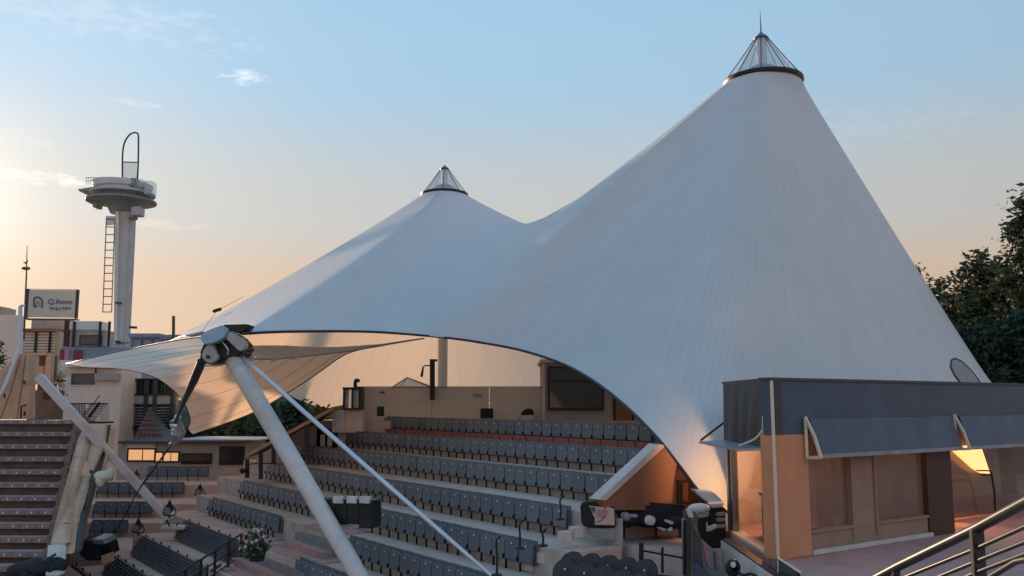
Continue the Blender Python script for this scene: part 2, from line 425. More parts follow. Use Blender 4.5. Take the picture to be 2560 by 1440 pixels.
# ---- one theatre seat: built once, copied into every row ------------------
def make_seat(worn=False):
    t = thing('theatre_seat', 'x', 'seat', (0, 0, 0)); m = 'seat_plastic_worn' if worn else 'seat_plastic'
    # local frame: x along the row, -y faces down the rake
    b = MB(); w = .264; prof = [(-w, .20), (w, .20), (w, .71), (w - .012, .74), (w - .05, .755), (-w + .05, .755), (-w + .012, .74), (-w, .71)]
    b.prism([(x, .03 + (z - .22) * .10, z) for x, z in prof], (0, .045, 0)); b.build('backrest', m, t, bevel=.006)
    s = MB(); s.prism([(x * .965, -.075 + (z - .26) * .05, z) for x, z in ((-w, .235), (w, .235), (w, .66), (w - .04, .695), (-w + .04, .695), (-w, .66))], (0, .06, 0))
    s.build('seat_pan', m, t, bevel=.010)
    l = MB(); l.box((-w - .012, -.01, .13), (.03, .05, .26)); l.box((-w - .012, -.05, .30), (.022, .14, .10)); l.build('leg', 'black_metal', t)
    c = MB(); c.box((0, -.01, .235), (.50, .03, .03)); c.build('rail', 'black_metal', t)
    d = MB(); d.lathe((0, -.058, .62), [(.026, 0), (.026, .008), (0, .009)], 8, Matrix.Rotation(R(90), 3, 'X')); d.build('number_plate', 'seat_plate', t)
    return t
seat_a = make_seat(); seat_b = make_seat(True); used = set()
RZ = math.atan2(-U.y, -U.x)
def put_seat(src, p, rz, label, group):
    o = src if src.name not in used else copy_tree(src)
    used.add(src.name); o.location = p; o.rotation_euler = (0, 0, rz); o['label'] = label; o['group'] = group
    return o
SP = .54
ROWNAME = ['topmost long row under the back wall', 'second row below the back wall', 'third row below the back wall', 'fourth row below the back wall', 'fifth row below the back wall', 'sixth row below the back wall', 'seventh row at the foot of the white pylon']
segs = {0: [(885, 1655)], 1: [(832, 1640)], 2: [(748, 1545)], 3: [(665, 1440)], 4: [(600, 832), (932, 1338)], 5: [(522, 705), (868, 1262)], 6: [(742, 1120)]}
for k, ss in segs.items():
    if k == 6:
        zz = ZK[6]; ROW6 = G(742, 1392, zz)
    for si, (xa, xb) in enumerate(ss):
        if k == 6:
            ta = 0.0; tb = -8.5; base = ROW6
        else:
            ta, tb = row_t(k, xa), row_t(k, xb); base = ROW[k]
        n = int((ta - tb) / SP)
        side = '' if len(ss) == 1 else (' left of the aisle' if si == 0 else ' right of the aisle')
        short = ['topmost row', 'second row from the back wall', 'third row from the back wall', 'fourth row from the back wall', 'fifth row from the back', 'sixth row from the back', 'row at the white pylon foot'][k]
        for i in range(n):
            q = base + U * (ta - SP * (i + .5)) + NB * random.uniform(-.012, .012); q.z = base.z - LEG - random.uniform(0, .008)
            lab = f'grey seat, {word(i + 1)} from left in the {short}{side}'
            put_seat(seat_b if random.random() < (.8 if k < 3 else .22) else seat_a, q, RZ + random.uniform(-.012, .012), lab, f'grey tip-up seats in the {short}')

# terrace floor and riser for the small seventh row by the pylon
q0 = ROW6 + U * 1.0; q1 = ROW6 - U * 9.0
# red kick strip below the top row
mb = MB(); k = 0; n = 26
ta, tb = row_t(0, 885), row_t(0, 1650)
strip = thing('kick_strip', 'dull red panelled strip running below the topmost row of seats', 'panel strip', row_pt(0, tb, -LEG, 0))
for i in range(n):
    a, b = ta + (tb - ta) * i / n - .03, ta + (tb - ta) * (i + 1) / n + .03
    c = [row_pt(0, a, -LEG + .004, -.22), row_pt(0, b, -LEG + .004, -.22), row_pt(0, b, -LEG + .004, -.26), row_pt(0, a, -LEG + .004, -.26)]
    MB().hexa(c + [p + Vector((0, 0, .21)) for p in c]).build('panel', 'red_strip', strip)

# ================================================================== TENSILE ROOF
C1, C2 = W(1907, 206, 40), W(1111, 487, 66)
RAD1 = (W(2003, 206, 40) - W(1811, 206, 40)).x / 2
RAD2 = (W(1169, 487, 66) - W(1053, 487, 66)).x / 2
A_TIP = W(606, 834, 24.6)
front_edge = [W(*p) for p in ((1062, 839, 32.2), (1130, 846, 32.4), (1200, 856, 32.0), (1300, 875, 31.0), (1400, 907, 29.0), (1480, 950, 27.0), (1560, 1012, 25.0), (1640, 1092, 23.2), (1700, 1167, 22.2), (1745, 1226, 21.7), (1788, 1262, 21.5))]
front_left = [A_TIP] + [W(*p) for p in ((680, 830, 25.8), (750, 828.5, 27), (850, 828, 29), (950, 830.5, 30.6), (1062, 839, 32.2))]
right_edge = [front_edge[-1]] + [W(*p) for p in ((1850, 1290, 22.2), (1980, 1290, 23.5), (2120, 1250, 26), (2260, 1180, 29.5), (2400, 1090, 33.5), (2532, 1004, 38))]
back1 = [right_edge[-1]] + [W(*p) for p in ((2440, 985, 46), (2300, 990, 56), (2050, 985, 66), (1800, 985, 72), (1560, 965, 76))]
valley = [front_edge[0]] + [W(*p) for p in ((1120, 770, 36), (1190, 690, 42), (1262, 622, 47.5), (1338, 588, 52), (1336, 578, 57.5), (1322, 566, 63), (1380, 640, 69), (1470, 800, 73), (1560, 965, 76))]
back2 = [valley[-1]] + [W(*p) for p in ((1450, 985, 84), (1250, 1000, 92), (1020, 1012, 92), (870, 1023, 78), (800, 1018, 71), (752, 1002, 65), (720, 986, 59), (640, 940, 55), (520, 890, 53.5), (400, 862, 53))]
left_edge = [back2[-1]] + [W(*p) for p in ((455, 842, 45), (505, 836, 38.5), (548, 836, 32), (580, 836, 27.5))] + [A_TIP]

def cat_loops(*ls):
    out = []
    for pts, per in ls:
        sp = smoothpath(pts, per); out += sp[:-1]
    return out
val_s = smoothpath(valley, 6); NV = len(val_s)
loop1 = smoothpath(front_edge, 5)[:-1] + smoothpath(right_edge, 5)[:-1] + smoothpath(back1, 6)[:-1] + val_s[::-1][:-1]
loop2 = val_s[:-1] + smoothpath(back2, 5)[:-1] + smoothpath(left_edge, 6)[:-1] + smoothpath(front_left, 8)[:-1]
MR = 26
def cone_grid(C, rad, loop, sag):
    rows = []
    for V in loop:
        a = math.atan2(V.y - C.y, V.x - C.x); r0 = Vector((C.x + rad * .97 * math.cos(a), C.y + rad * .97 * math.sin(a), C.z - .08))
        line = []
        for i in range(MR + 1):
            s = i / MR; p = r0.lerp(V, s ** 1.08); p.z -= sag * (1 - s) * s * 4 * (V - r0).length / 25
            line.append(p)
        rows.append(line)
    return rows
grid1 = cone_grid(C1, RAD1, loop1, .10); grid2 = cone_grid(C2, RAD2, loop2, .25)
verts, idx, fixed = [], {}, []
def key(v): return (round(v.x, 3), round(v.y, 3), round(v.z, 3))
valset = {key(v) for v in val_s[1:-1]}
def ids(grid):
    out = []
    for line in grid:
        row = []
        for i, p in enumerate(line):
            k = key(p) if i == MR else None
            if k in idx: row.append(idx[k]); continue
            verts.append(p); fixed.append(i in (0, MR) and k not in valset)
            if k: idx[k] = len(verts) - 1
            row.append(len(verts) - 1)
        out.append(row)
    return out
I1, I2 = ids(grid1), ids(grid2)
faces = []
for I in (I1, I2):
    n = len(I)
    for j in range(n):
        for i in range(MR):
            f = (I[j][i], I[(j + 1) % n][i], I[(j + 1) % n][i + 1], I[j][i + 1])
            faces.append(f)
X = np.array([tuple(v) for v in verts]); fx = np.array(fixed)
ed = set()
for f in faces:
    for a, b in zip(f, f[1:] + f[:1]): ed.add((min(a, b), max(a, b)))
ed = np.array(sorted(ed)); deg = np.zeros(len(X)); np.add.at(deg, ed[:, 0], 1); np.add.at(deg, ed[:, 1], 1)
for it in range(12):
    acc = np.zeros_like(X); np.add.at(acc, ed[:, 0], X[ed[:, 1]]); np.add.at(acc, ed[:, 1], X[ed[:, 0]])
    new = acc / deg[:, None]; X[~fx] = X[~fx] * .5 + new[~fx] * .5
kB = min(range(len(loop1)), key=lambda j: (loop1[j] - front_edge[-1]).length)
A_ = np.array(I1); nl = len(I1)
dj = np.minimum(np.abs(np.arange(nl) - kB), nl - np.abs(np.arange(nl) - kB))
wj = np.clip(1 - (dj / 30.0) ** 2, 0, 1)
w_ = (.5 * (1 - np.arange(MR + 1) / MR) ** .5)[None, :, None] * wj[:, None, None]; w_[:, 0] = 0; w_[:, MR] = 0
for it in range(130):                          # ease the fold that runs down to the front anchor
    Pm = X[A_]; X[A_] = Pm * (1 - w_) + (np.roll(Pm, 1, 0) + np.roll(Pm, -1, 0)) / 2 * w_
vf_ = np.array([tuple(p) for p in val_s[:int(NV * .42)]]); dd_ = np.min(np.linalg.norm(X[:, None, :] - vf_[None], axis=2), axis=1)
mw = np.exp(-(dd_ / 4.2) ** 2); mw[fx] = 0
for it in range(260):                         # one soft saddle where the two peaks meet above the front edge
    acc = np.zeros_like(X); np.add.at(acc, ed[:, 0], X[ed[:, 1]]); np.add.at(acc, ed[:, 1], X[ed[:, 0]])
    X += (acc / deg[:, None] - X) * (.5 * mw)[:, None]
roof = thing('tensile_roof', 'huge white two-peaked fabric roof stretched over the theatre seats', 'tent roof', (C1.x, C1.y, 0))
mbm = MB(); mbm.add([tuple(p) for p in X], faces); mem = mbm.build('membrane', 'membrane', roof, smooth=True, fix=False)
uvs = []
for I, o_ in ((I1, 0.0), (I2, 3.0)):
    n = len(I)
    for j in range(n):
        for i in range(MR): uvs += [o_ + j / n, i / MR, o_ + (j + 1) / n, i / MR, o_ + (j + 1) / n, (i + 1) / MR, o_ + j / n, (i + 1) / MR]
mem.data.uv_layers.new(name='fabric').data.foreach_set('uv', uvs)
# welded seams: one thin weld line along every few generators
def gen_pts(I, j): return [Vector(X[i]) for i in I[j]]
for I, step in ((I1, 2), (I2, 2)):
    for j in range(0, len(I), step):
        pts = gen_pts(I, j)[1:-1]
        MB().tube(pts, .0055, 4, cap=False).build('seam', 'membrane_seam', roof, fix=False)
for nm, pts, r in (('edge_cable', front_left[:-1] + front_edge, .045), ('edge_cable', right_edge, .035), ('edge_cable', left_edge, .025), ('edge_cable', back2, .035), ('edge_cable', back1, .03)):
    MB().tube(smoothpath(pts, 6), r, 6).build(nm, 'edge_cable', roof, smooth=True)

def ring_cap(C, rad, apex, spike, label, nm, glassn):
    t = thing('glazed_turret', label, 'roof cap', tuple(C))
    H = apex - C.z
    MB().lathe(C, [(rad * .93, -.12), (rad * 1.0, -.16), (rad * 1.03, -.05), (rad * 1.02, .07), (rad * .96, .10), (rad * .93, .02), (rad * .93, -.12)], 40).build('ring_band', 'black_metal', t, smooth='auto')
    MB().lathe(C, [(rad * .985, .09), (rad * .86, .17), (rad * .60, .32), (rad * .40, .55), (rad * .30, .72), (rad * .28, .70), (rad * .8, .10)], 40).build('skirt', 'slate', t, smooth='auto')
    MB().lathe(C, [(rad * .13, -.6), (rad * .13, H * .93)], 16).build('mast_head', 'steel_white', t, smooth='auto')
    topr = rad * .17
    for k in range(glassn):      # panes between the ribs
        a0, a1 = 2 * math.pi * (k + .02) / glassn, 2 * math.pi * (k + .98) / glassn
        def q(r, a, z): return C + Vector((r * math.cos(a), r * math.sin(a), z))
        pn = MB(); vs = []; fs = []
        prof = [(rad * .95, .12), (rad * .62, H * .38), (rad * .36, H * .65), (topr, H * .86)]
        for r, z in prof: vs += [q(r, a0, z), q(r, a1, z)]
        for i in range(len(prof) - 1): fs.append((2 * i, 2 * i + 1, 2 * i + 3, 2 * i + 2))
        pn.add(vs, fs).build('pane', 'cap_glass', t, fix=False)
        MB().tube([q(r + .01, 2 * math.pi * k / glassn, z) for r, z in prof], .022, 6).build('rib', 'black_metal', t)
    MB().lathe(C, [(topr * 1.12, H * .84), (topr * 1.15, H * .87), (topr * .5, H * .95), (.03, H * 1.0), (0, H * 1.02)], 16).build('finial', 'dark_steel', t, smooth='auto')
    if spike: MB().tube([C + Vector((0, 0, H)), C + Vector((0, 0, spike - C.z))], [.035, .008], 6).build('spike', 'dark_steel', t)
    return t
ring_cap(C1, RAD1, W(1914, 80, 40).z, W(1915, 28, 40).z, 'glazed pointed cap with a spike on the taller nearer peak of the white roof', 'a', 10)
ring_cap(C2, RAD2, W(1108, 413, 66).z, None, 'glazed pointed cap without a spike on the lower farther peak of the white roof', 'b', 8)
# masts under the peaks
for C, lab, r in ((C1, 'tall steel mast hidden inside the taller peak of the roof', .24), (C2, 'pale round mast rising behind the back wall under the farther roof peak', .30)):
    mm = thing('roof_mast', lab, 'mast', (C.x, C.y, 0), 'masts that carry the white roof')
    MB().lathe((C.x, C.y, 0), [(r * 1.15, 0), (r * 1.2, 2), (r * 1.2, C.z * .6), (r * .8, C.z - .7)], 18).build('pole', 'steel_white', mm, smooth='auto')
    MB().lathe((C.x, C.y, 0), [(r * 2, 0), (r * 2, .3), (r * 1.2, .35)], 18).build('base_plate', 'dark_steel', mm)
# added grey panel stands for the dim inside of an oval roof opening
def on_roof(px, py):
    "first point of the near cone seen at a pixel (search through the membrane quads of cone 1)"
    d = dir_px(px, py); o = Vector((0, 0, E)); best = None
    from mathutils.geometry import intersect_ray_tri
    for f in faces[:len(I1) * MR]:
        p = [Vector(X[i]) for i in f]
        for tri in ((p[0], p[1], p[2]), (p[0], p[2], p[3])):
            h = intersect_ray_tri(*tri, d, o, True)
            if h and (best is None or (h - o).length < best): best = (h - o).length
    return o + d.normalized() * best if best else None
ov = [(2406, 962), (2388, 940), (2377, 918), (2379, 900), (2388, 896), (2402, 902), (2418, 916), (2436, 936), (2450, 956), (2450, 975), (2420, 985)]
pts = [on_roof(*p) for p in ov]; pts = [p for p in pts if p]
if len(pts) > 5:
    vp = thing('opening_panel', 'grey oval panel standing in for an opening low on the right flank of the white roof above the pavilion', 'opening panel', tuple(pts[0]))
    cen = sum(pts, Vector()) / len(pts); tow = (Vector((0, 0, E)) - cen).normalized()
    o2 = [p + tow * .10 for p in pts]
    MB().prism(o2, -tow * .05).build('panel', 'opening_grey', vp)
    MB().tube(o2 + [o2[0]], .035, 6).build('rim', 'brown_frame', vp)

# ---- lower sail: four-cornered shade between pylon, left anchors and front edge
F_C, G_C, T_C = W(205, 917, 45), W(482, 1086, 47), W(1060, 846, 33.5)
A_C = W(560, 862, 25.3)
sAF = smoothpath([A_C, W(505, 843, 29), W(400, 858, 34), (W(300, 878, 39)), W(235, 893, 43), W(165, 910, 46)], 8)
sFG = smoothpath([W(165, 910, 46), W(215, 918, 45.8), W(300, 922, 45.5), W(380, 940, 45.5), W(430, 972, 45.8), W(462, 1010, 46), W(476, 1050, 46.4), W(470, 1072, 46.8), G_C], 7)
sGT = smoothpath([G_C, W(560, 1060, 45.2), W(640, 1028, 43.5), W(715, 985, 41.8), W(790, 936, 40), W(868, 884, 38), W(960, 863, 36), T_C], 7)
sAT = smoothpath([A_C, W(615, 893, 26), W(670, 897, 27.5), W(737, 893, 29.2), W(868, 878, 32.0), W(960, 861, 33.0), T_C], 7)
def resample(pts, n):
    L = [0]
    for a, b in zip(pts, pts[1:]): L.append(L[-1] + (b - a).length)
    out = []
    for i in range(n + 1):
        t = L[-1] * i / n; j = max(0, min(len(pts) - 2, next((k for k in range(len(L) - 1) if L[k + 1] >= t), len(pts) - 2)))
        out.append(pts[j].lerp(pts[j + 1], (t - L[j]) / max(1e-9, L[j + 1] - L[j])))
    return out
NU, NVV = 36, 30
bot, top = resample(sAF, NU), resample([*sGT[::-1]][::-1][::-1], NU)      # A->F and T->G
lef, rig = resample(sAT, NVV), resample(sFG, NVV)                         # A->T and F->G
top = resample(sGT[::-1], NU)                                            # T->G
sg = []
for j in range(NVV + 1):
    v = j / NVV
    for i in range(NU + 1):
        u = i / NU
        p = bot[i] * (1 - v) + top[i] * v + lef[j] * (1 - u) + rig[j] * u - (bot[0] * (1 - u) * (1 - v) + bot[-1] * u * (1 - v) + top[0] * (1 - u) * v + top[-1] * u * v)
        sg.append(p)
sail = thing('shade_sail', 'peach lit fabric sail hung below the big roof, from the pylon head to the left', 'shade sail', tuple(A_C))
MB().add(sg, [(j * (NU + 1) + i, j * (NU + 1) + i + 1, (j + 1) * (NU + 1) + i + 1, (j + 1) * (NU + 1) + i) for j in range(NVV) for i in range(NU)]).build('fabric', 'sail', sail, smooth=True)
for j in range(2, NVV, 3):
    MB().tube([sg[j * (NU + 1) + i] for i in range(0, NU + 1, 2)], .010, 4, cap=False).build('seam', 'sail_seam', sail, fix=False)
for pts in (sAF, sFG, sGT): MB().tube(pts, .028, 6).build('edge_cable', 'edge_cable', sail)
MB().tube(sAT, .03, 6).build('edge_cable', 'rail_grey', sail)
for px, py, D in ((628, 896, 26.2), (683, 897, 27.8), (737, 893, 29.2)):
    p = W(px, py, D); MB().box(p, (.14, .12, .16), .3).build('clamp', 'rail_grey', sail)

# ================================================================== PYLON AT THE FRONT CORNER
py = thing('pylon', 'pale inclined steel pylon with faceted dark head at the left corner of the roof', 'pylon', tuple(W(905, 1475, 21.5)))
def lay(poly, D, thick, name, m, parent, bevel=.02, tiltz=None):
    "outline at its own distance with real thickness behind it"
    pts = [W(x, y, D + (tiltz(x, y) if tiltz else 0)) for x, y in poly]
    return MB().prism(pts, (0, thick, 0)).build(name, m, parent, bevel=bevel)
MB().tube([W(578, 890, 25.1), W(740, 1166, 23.3), W(912, 1465, 21.4), W(940, 1520, 21.0)], [.245, .235, .205, .20], 20).build('leg', 'pylon_paint', py, smooth='auto')
MB().tube([W(598, 884, 25.0), W(640, 922, 24.6), W(760, 1030, 23.7), W(940, 1188, 22.3), W(1120, 1345, 20.8), W(1250, 1458, 19.7)], [.04, .066, .062, .06, .052, .036], 12).build('strut', 'rod_steel', py, smooth='auto')
MB().tube([W(504, 905, 25.3), W(486, 948, 26.3), W(466, 990, 28), W(452, 1022, 29.5), W(436, 1062, 31)], [.13, .125, .10, .06, .055], 12).build('strut', 'dark_steel', py, smooth='auto')
def on_leg(f):
    ps = [W(578, 890, 25.1), W(740, 1166, 23.3), W(912, 1465, 21.4)]; return ps[0].lerp(ps[2], f)
ax_ = (on_leg(1) - on_leg(0)).normalized(); ux = ax_.orthogonal().normalized(); uy = ax_.cross(ux)
for i in range(12):
    a_ = i * math.pi / 6; p_ = on_leg(.071) + (ux * math.cos(a_) + uy * math.sin(a_)) * .252
    MB().tube([p_, p_ + ax_ * .03], .010, 6).build('bolt', 'dark_steel', py)
MB().prism([W(x, y, 24.75) for x, y in ((497, 886), (506, 862), (524, 836), (560, 822), (592, 838), (613, 862), (611, 880), (594, 893), (566, 900), (540, 907), (518, 912), (502, 904))], (0, .95, 0)).build('head_body', 'black_metal', py, bevel=.06)
lay([(499, 846), (503, 834), (530, 821), (557, 812), (573, 824), (560, 845), (538, 857), (512, 862)], 24.35, .42, 'top_plate', 'plate_grey', py, .03, lambda x, y: (846 - y) * .008)
lay([(503, 890), (509, 872), (521, 861), (533, 859), (541, 880), (547, 893), (541, 901), (524, 909), (511, 902)], 24.55, .22, 'cover_plate', 'plate_grey', py, .025)
lay([(562, 844), (573, 827), (600, 842), (613, 858), (614, 868), (606, 877), (596, 877)], 24.5, .3, 'cover_plate', 'plate_grey', py, .03)
lay([(557, 812), (580, 811), (618, 810), (624, 813), (614, 825), (600, 831), (588, 832), (574, 824)], 24.6, .55, 'wing_plate', 'black_metal', py, .02)
lay([(461, 838), (505, 828), (503, 834), (470, 841)], 24.7, .3, 'wing_plate', 'rail_grey', py, .01)
MB().tube(smoothpath([W(551, 851, 24.6), W(562, 862, 24.55), W(570, 875, 24.55), (W(569, 887, 24.6))], 4), .022, 6).build('slot_trim', 'rod_steel', py)
MB().lathe(W(520, 892, 24.52), [(.05, 0), (.05, .05), (0, .06)], 10, Matrix.Rotation(R(90), 3, 'X')).build('bolt', 'black_metal', py)
MB().bar(W(511, 915, 25.0), W(556, 913, 25.0), .05, .05).build('bracket', 'plate_grey', py)

# wrapped bundle and guy cable at the end of the left strut
wr = thing('cable_wrap', 'silver wrapped bundle at the end of the strut left of the pylon', 'cable wrap', tuple(W(440, 1080, 31.2)))
sock = smoothpath([W(446, 1040, 30.6), W(440, 1060, 31.0), W(446, 1080, 31.1), W(440, 1098, 31.3), W(428, 1112, 31.5)], 5)
MB().tube(sock, [.10 + .13 * math.sin(math.pi * min(1, i / (len(sock) - 1) * 1.05)) ** 2 + .025 * math.sin(i * 1.9) for i in range(len(sock))], 10).build('cover', 'rod_steel', wr, smooth=True)
for k in range(4):
    o = (k - 1.5) * .10
    MB().tube([p + Vector((o, -.20 + .06 * abs(k - 1.5), 0)) for p in sock[3:-4]], .03, 6).build('fold', 'plate_grey', wr, smooth=True)
MB().tube([W(433, 1062, 31), W(450, 1066, 30.8)], .15, 10).build('collar', 'rod_steel', wr, smooth='auto')
cb = thing('guy_cable', 'thin dark guy cable running from the silver bundle down to the black speaker box', 'cable', tuple(W(273, 1352, 33)))
MB().tube(smoothpath([W(428, 1112, 31.5), W(385, 1172, 31.9), W(345, 1228, 32.3), (W(300, 1310, 32.8)), W(273, 1354, 33)], 5), [.032] * 10 + [.02] * 11, 8).build('cable', 'dark_steel', cb, smooth=True)

# pale square beam crossing on the left
bm_ = thing('inclined_beam', 'long pale square beam leaning across the left stand down to the seats', 'beam', tuple(W(430, 1310, 34)))
MB().bar(W(96, 940, 33.2), W(424, 1300, 34), .34, .30, w2=.30, h2=.26).build('beam', 'pylon_paint', bm_, bevel=.02)
MB().tube([W(416, 1300, 33.8), W(424, 1316, 33.9), W(440, 1318, 33.9), W(446, 1306, 34)], .035, 6).build('foot_loop', 'dark_steel', bm_)
MB().box(W(438, 1318, 34.1), (.9, .6, .12)).build('foot_plate', 'pylon_paint', bm_, bevel=.02)
LEAN = lambda x, y: -(y - 1060) / 380 * 10.0
fr = thing('leaning_frame', 'pale leaning timber frame of tapering boards beside the brown left stand', 'timber frame', tuple(W(150, 1400, 34.8)))
lay([(193, 1098), (208, 1070), (222, 1072), (221, 1095), (168, 1268), (164, 1360), (124, 1360), (146, 1270)], 34.6, .35, 'board', 'timber_pale', fr, .02, LEAN)
lay([(234, 1060), (263, 1060), (259, 1110), (229, 1180), (209, 1136)], 34.9, .22, 'board', 'timber_pale', fr, .02, LEAN)
lay([(193, 1190), (222, 1190), (205, 1258), (188, 1300), (178, 1385), (160, 1385), (164, 1310)], 35.0, .25, 'board', 'timber_pale', fr, .02, LEAN)
lay([(118, 1364), (150, 1362), (146, 1440), (112, 1440)], 34.5, .4, 'footing', 'concrete_light', fr, .02, LEAN)
lay([(264, 1062), (272, 1062), (262, 1120), (214, 1290), (196, 1380), (180, 1380), (206, 1260), (232, 1182)], 35.3, .25, 'upright', 'black_metal', fr, .02, LEAN)
lay([(276, 1070), (282, 1070), (276, 1120), (254, 1180), (246, 1180)], 35.5, .3, 'upright', 'timber_pale', fr, .02, LEAN)
MB().bar(W(157, 1308, 27.6), W(175, 1308, 27.8), .05).build('cross_pin', 'rod_steel', fr)
MB().tube([W(227, 1178, 31.5), W(238, 1192, 31.2), W(250, 1194, 31.2)], .06, 8).build('hook', 'black_metal', fr)
bag = thing('cloth_bundle', 'cream cloth bundle hung on the hook of the leaning timber frame', 'bundle', tuple(W(258, 1195, 31.1)))
MB().ball(W(258, 1192, 31.1), .30, 9, 7, (1, .7, .7), .16).ball(W(275, 1186, 31.1), .2, 8, 6, (.8, .8, 1.1), .16).ball(W(250, 1204, 31.0), .18, 8, 6, (.8, .8, 1.1), .16).build('cloth', 'sign_cream', bag, smooth=True)

# ================================================================== BACK WALL, BOOTH AND SIDE BUILDINGS ABOVE THE SEATS
bw = Face(tuple((ROW[0] + NB * 2.6 + U * 6).to_2d()), (-U.x, -U.y))
bwD = 41.0
wf = front(bwD)
bk = thing('back_wall', 'long pale low wall behind the topmost seats', 'wall', tuple(wf.at(-4, E - 3)))
for i, (x0, x1) in enumerate(((884, 1079), (1081, 1222), (1224, 1357))):
    wf.rect(MB(), x0, 969, x1, 1052, -.25, 0).build('panel', 'wall_cream', bk, bevel=.012)
wf.rect(MB(), 884, 966, 1357, 968.5, -.28, .03).build('coping', 'wall_grey', bk)
wf.rect(MB(), 943, 1016, 960, 1040, .002, .02).build('hatch', 'black_metal', bk)
wf.rect(MB(), 951, 979, 962, 982, .002, .06).build('wall_lamp', 'black_metal', bk)
wf.rect(MB(), 1183, 984, 1206, 992, .002, .02).build('vent', 'wall_grey', bk)
# side walls below so the wall stands on something
struct(wf.box(MB(), wf.sz(800, 1050)[0], wf.sz(1700, 1050)[0], .002, E - .84, -6, .6).build('upper_concourse', 'concrete'))
mn = thing('monitor', 'black flat monitor standing on the wall ledge behind the top row', 'monitor', tuple(W(1218, 1045, 40.2)))
f2 = front(40.2)
f2.rect(MB(), 1201, 1021, 1233, 1046, -.08, 0).build('screen', 'cloth_black', mn, bevel=.01)
f2.rect(MB(), 1198, 1046, 1236, 1050, -.25, .05).build('stand', 'wall_grey', mn)
fc = thing('covered_chair', 'chair with rounded black back and pale seat behind the top row', 'chair', tuple(W(1318, 1050, 40.2)))
lay([(1300, 1038), (1308, 1026), (1318, 1021), (1330, 1022), (1335, 1030), (1334, 1038)], 40.1, .3, 'backrest', 'cloth_black', fc, .03)
lay([(1296, 1046), (1302, 1038), (1334, 1038), (1333, 1049), (1320, 1052)], 40.0, .5, 'seat', 'cloth_white', fc, .03)
for x in (1297, 1330): MB().bar(W(x, 1044, 40.05), W(x + 2, 1056, 40.05), .04).build('leg', 'black_metal', fc)
bt = thing('control_booth', 'grey flat-roofed control booth with a large dark window at the right of the back wall', 'booth', tuple(wf.at(wf.sz(1480, 1060)[0], E - 1.0)))
wf.rect(MB(), 1357, 908, 1700, 1066, -4, .35).build('wall', 'wall_grey', bt, bevel=.02)
wf.rect(MB(), 1350, 899, 1705, 908, -4.1, .5).build('roof', 'wall_cream', bt, bevel=.02)
wn = wf.rect(MB(), 1368, 916, 1508, 1026, .352, .44).build('window', 'brown_frame', bt)
wf.rect(MB(), 1374, 922, 1502, 950, .442, .452).build('pane', 'window_dark', wn)
wf.rect(MB(), 1374, 955, 1502, 1019, .442, .452).build('pane', 'dark_glass', wn)
wf.rect(MB(), 1355, 906, 1362, 1054, .353, .40).build('trim', 'wall_cream', bt)
dr = wf.rect(MB(), 1530, 985, 1582, 1060, .352, .42).build('door', 'brown_frame', bt)
wf.rect(MB(), 1536, 991, 1576, 1056, .422, .44).build('door_leaf', 'wall_brown', dr)
# lettering above the booth window
def text(body, loc, size, m, name, parent, rz=0.0, depth=.008):
    cu = bpy.data.curves.new(name, 'FONT'); cu.body = body; cu.size = size; cu.extrude = depth; cu.align_x = 'CENTER'; cu.align_y = 'CENTER'
    tmp = bpy.data.objects.new('tmp', cu); COL.objects.link(tmp)
    bpy.context.view_layer.update()
    me = bpy.data.meshes.new_from_object(tmp.evaluated_get(bpy.context.evaluated_depsgraph_get()))
    bpy.data.objects.remove(tmp); me.materials.clear(); me.materials.append(M[m])
    ob = bpy.data.objects.new(name, me); COL.objects.link(ob); ob.parent = parent
    ob.location = Vector(loc) - ORG.get(parent.name, Vector()); ob.rotation_euler = (R(90), 0, rz); ORG[ob.name] = Vector(loc)
    return ob
text('Tnnrinn', wf.at(*wf.sz(1415, 938), .46), .34, 'timber_dark', 'lettering', bt)
# lamp post, vent pipe, skylight and kiosk on the wall
lp = thing('lamp_post', 'dark square lamp post with a hanging arm above the back wall', 'lamp', tuple(W(1080, 970, 40.8)))
MB().bar(W(1081, 1000, 40.7), W(1081, 898, 40.7), .22, .18).build('post', 'black_metal', lp)
MB().tube([W(1075, 914, 40.6), W(1061, 914, 40.6), W(1058, 920, 40.6)], .03, 6).build('arm', 'black_metal', lp)
MB().bar(W(1058, 917, 40.6), W(1054, 942, 40.6), .07, .1, w2=.12, h2=.14).build('lamp_head', 'black_metal', lp)
MB().box(W(1084, 901, 40.7), (.34, .24, .10)).build('cap', 'dark_steel', lp)
vt = thing('vent_pipe', 'small green bent vent pipe on the left end of the back wall', 'pipe', tuple(W(889, 970, 40.8)))
MB().tube(smoothpath([W(889, 974, 40.8), W(888, 960, 40.8), W(890, 951, 40.8), W(897, 952, 40.7)], 4), .085, 8).build('pipe', 'leaf_teal', vt, smooth='auto')
sk = thing('skylight', 'glass pyramid skylight peeping over the back wall', 'skylight', tuple(W(1030, 972, 44)))
ap = W(1018, 944, 45.5); base_ = [W(980, 968, 44), W(1077, 968, 44), W(1077, 968, 44) + Vector((0, 3, 0)), W(980, 968, 44) + Vector((0, 3, 0))]
for i in range(4):
    a, b = base_[i], base_[(i + 1) % 4]; c = (a + b + ap) / 3
    MB().prism([c + (p - c) * .96 for p in (a, b, ap)], (0, .02, .02)).build('pane', 'glass', sk)
    MB().tube([a, ap], .03, 6).build('rib', 'black_metal', sk); MB().tube([a, b], .03, 6).build('rib', 'black_metal', sk)
kb = thing('glass_kiosk', 'small dark framed glass box at the left end of the back wall', 'glass box', tuple(W(880, 1022, 39.6)))
kf = front(39.5)
for a in ((858, 970, 862, 1024), (897, 970, 902, 1024), (879, 974, 882, 1020)): kf.rect(MB(), *a, -.9, .03).build('post', 'black_metal', kb)
kf.rect(MB(), 857, 968, 903, 974, -.9, .04).build('roof', 'black_metal', kb)
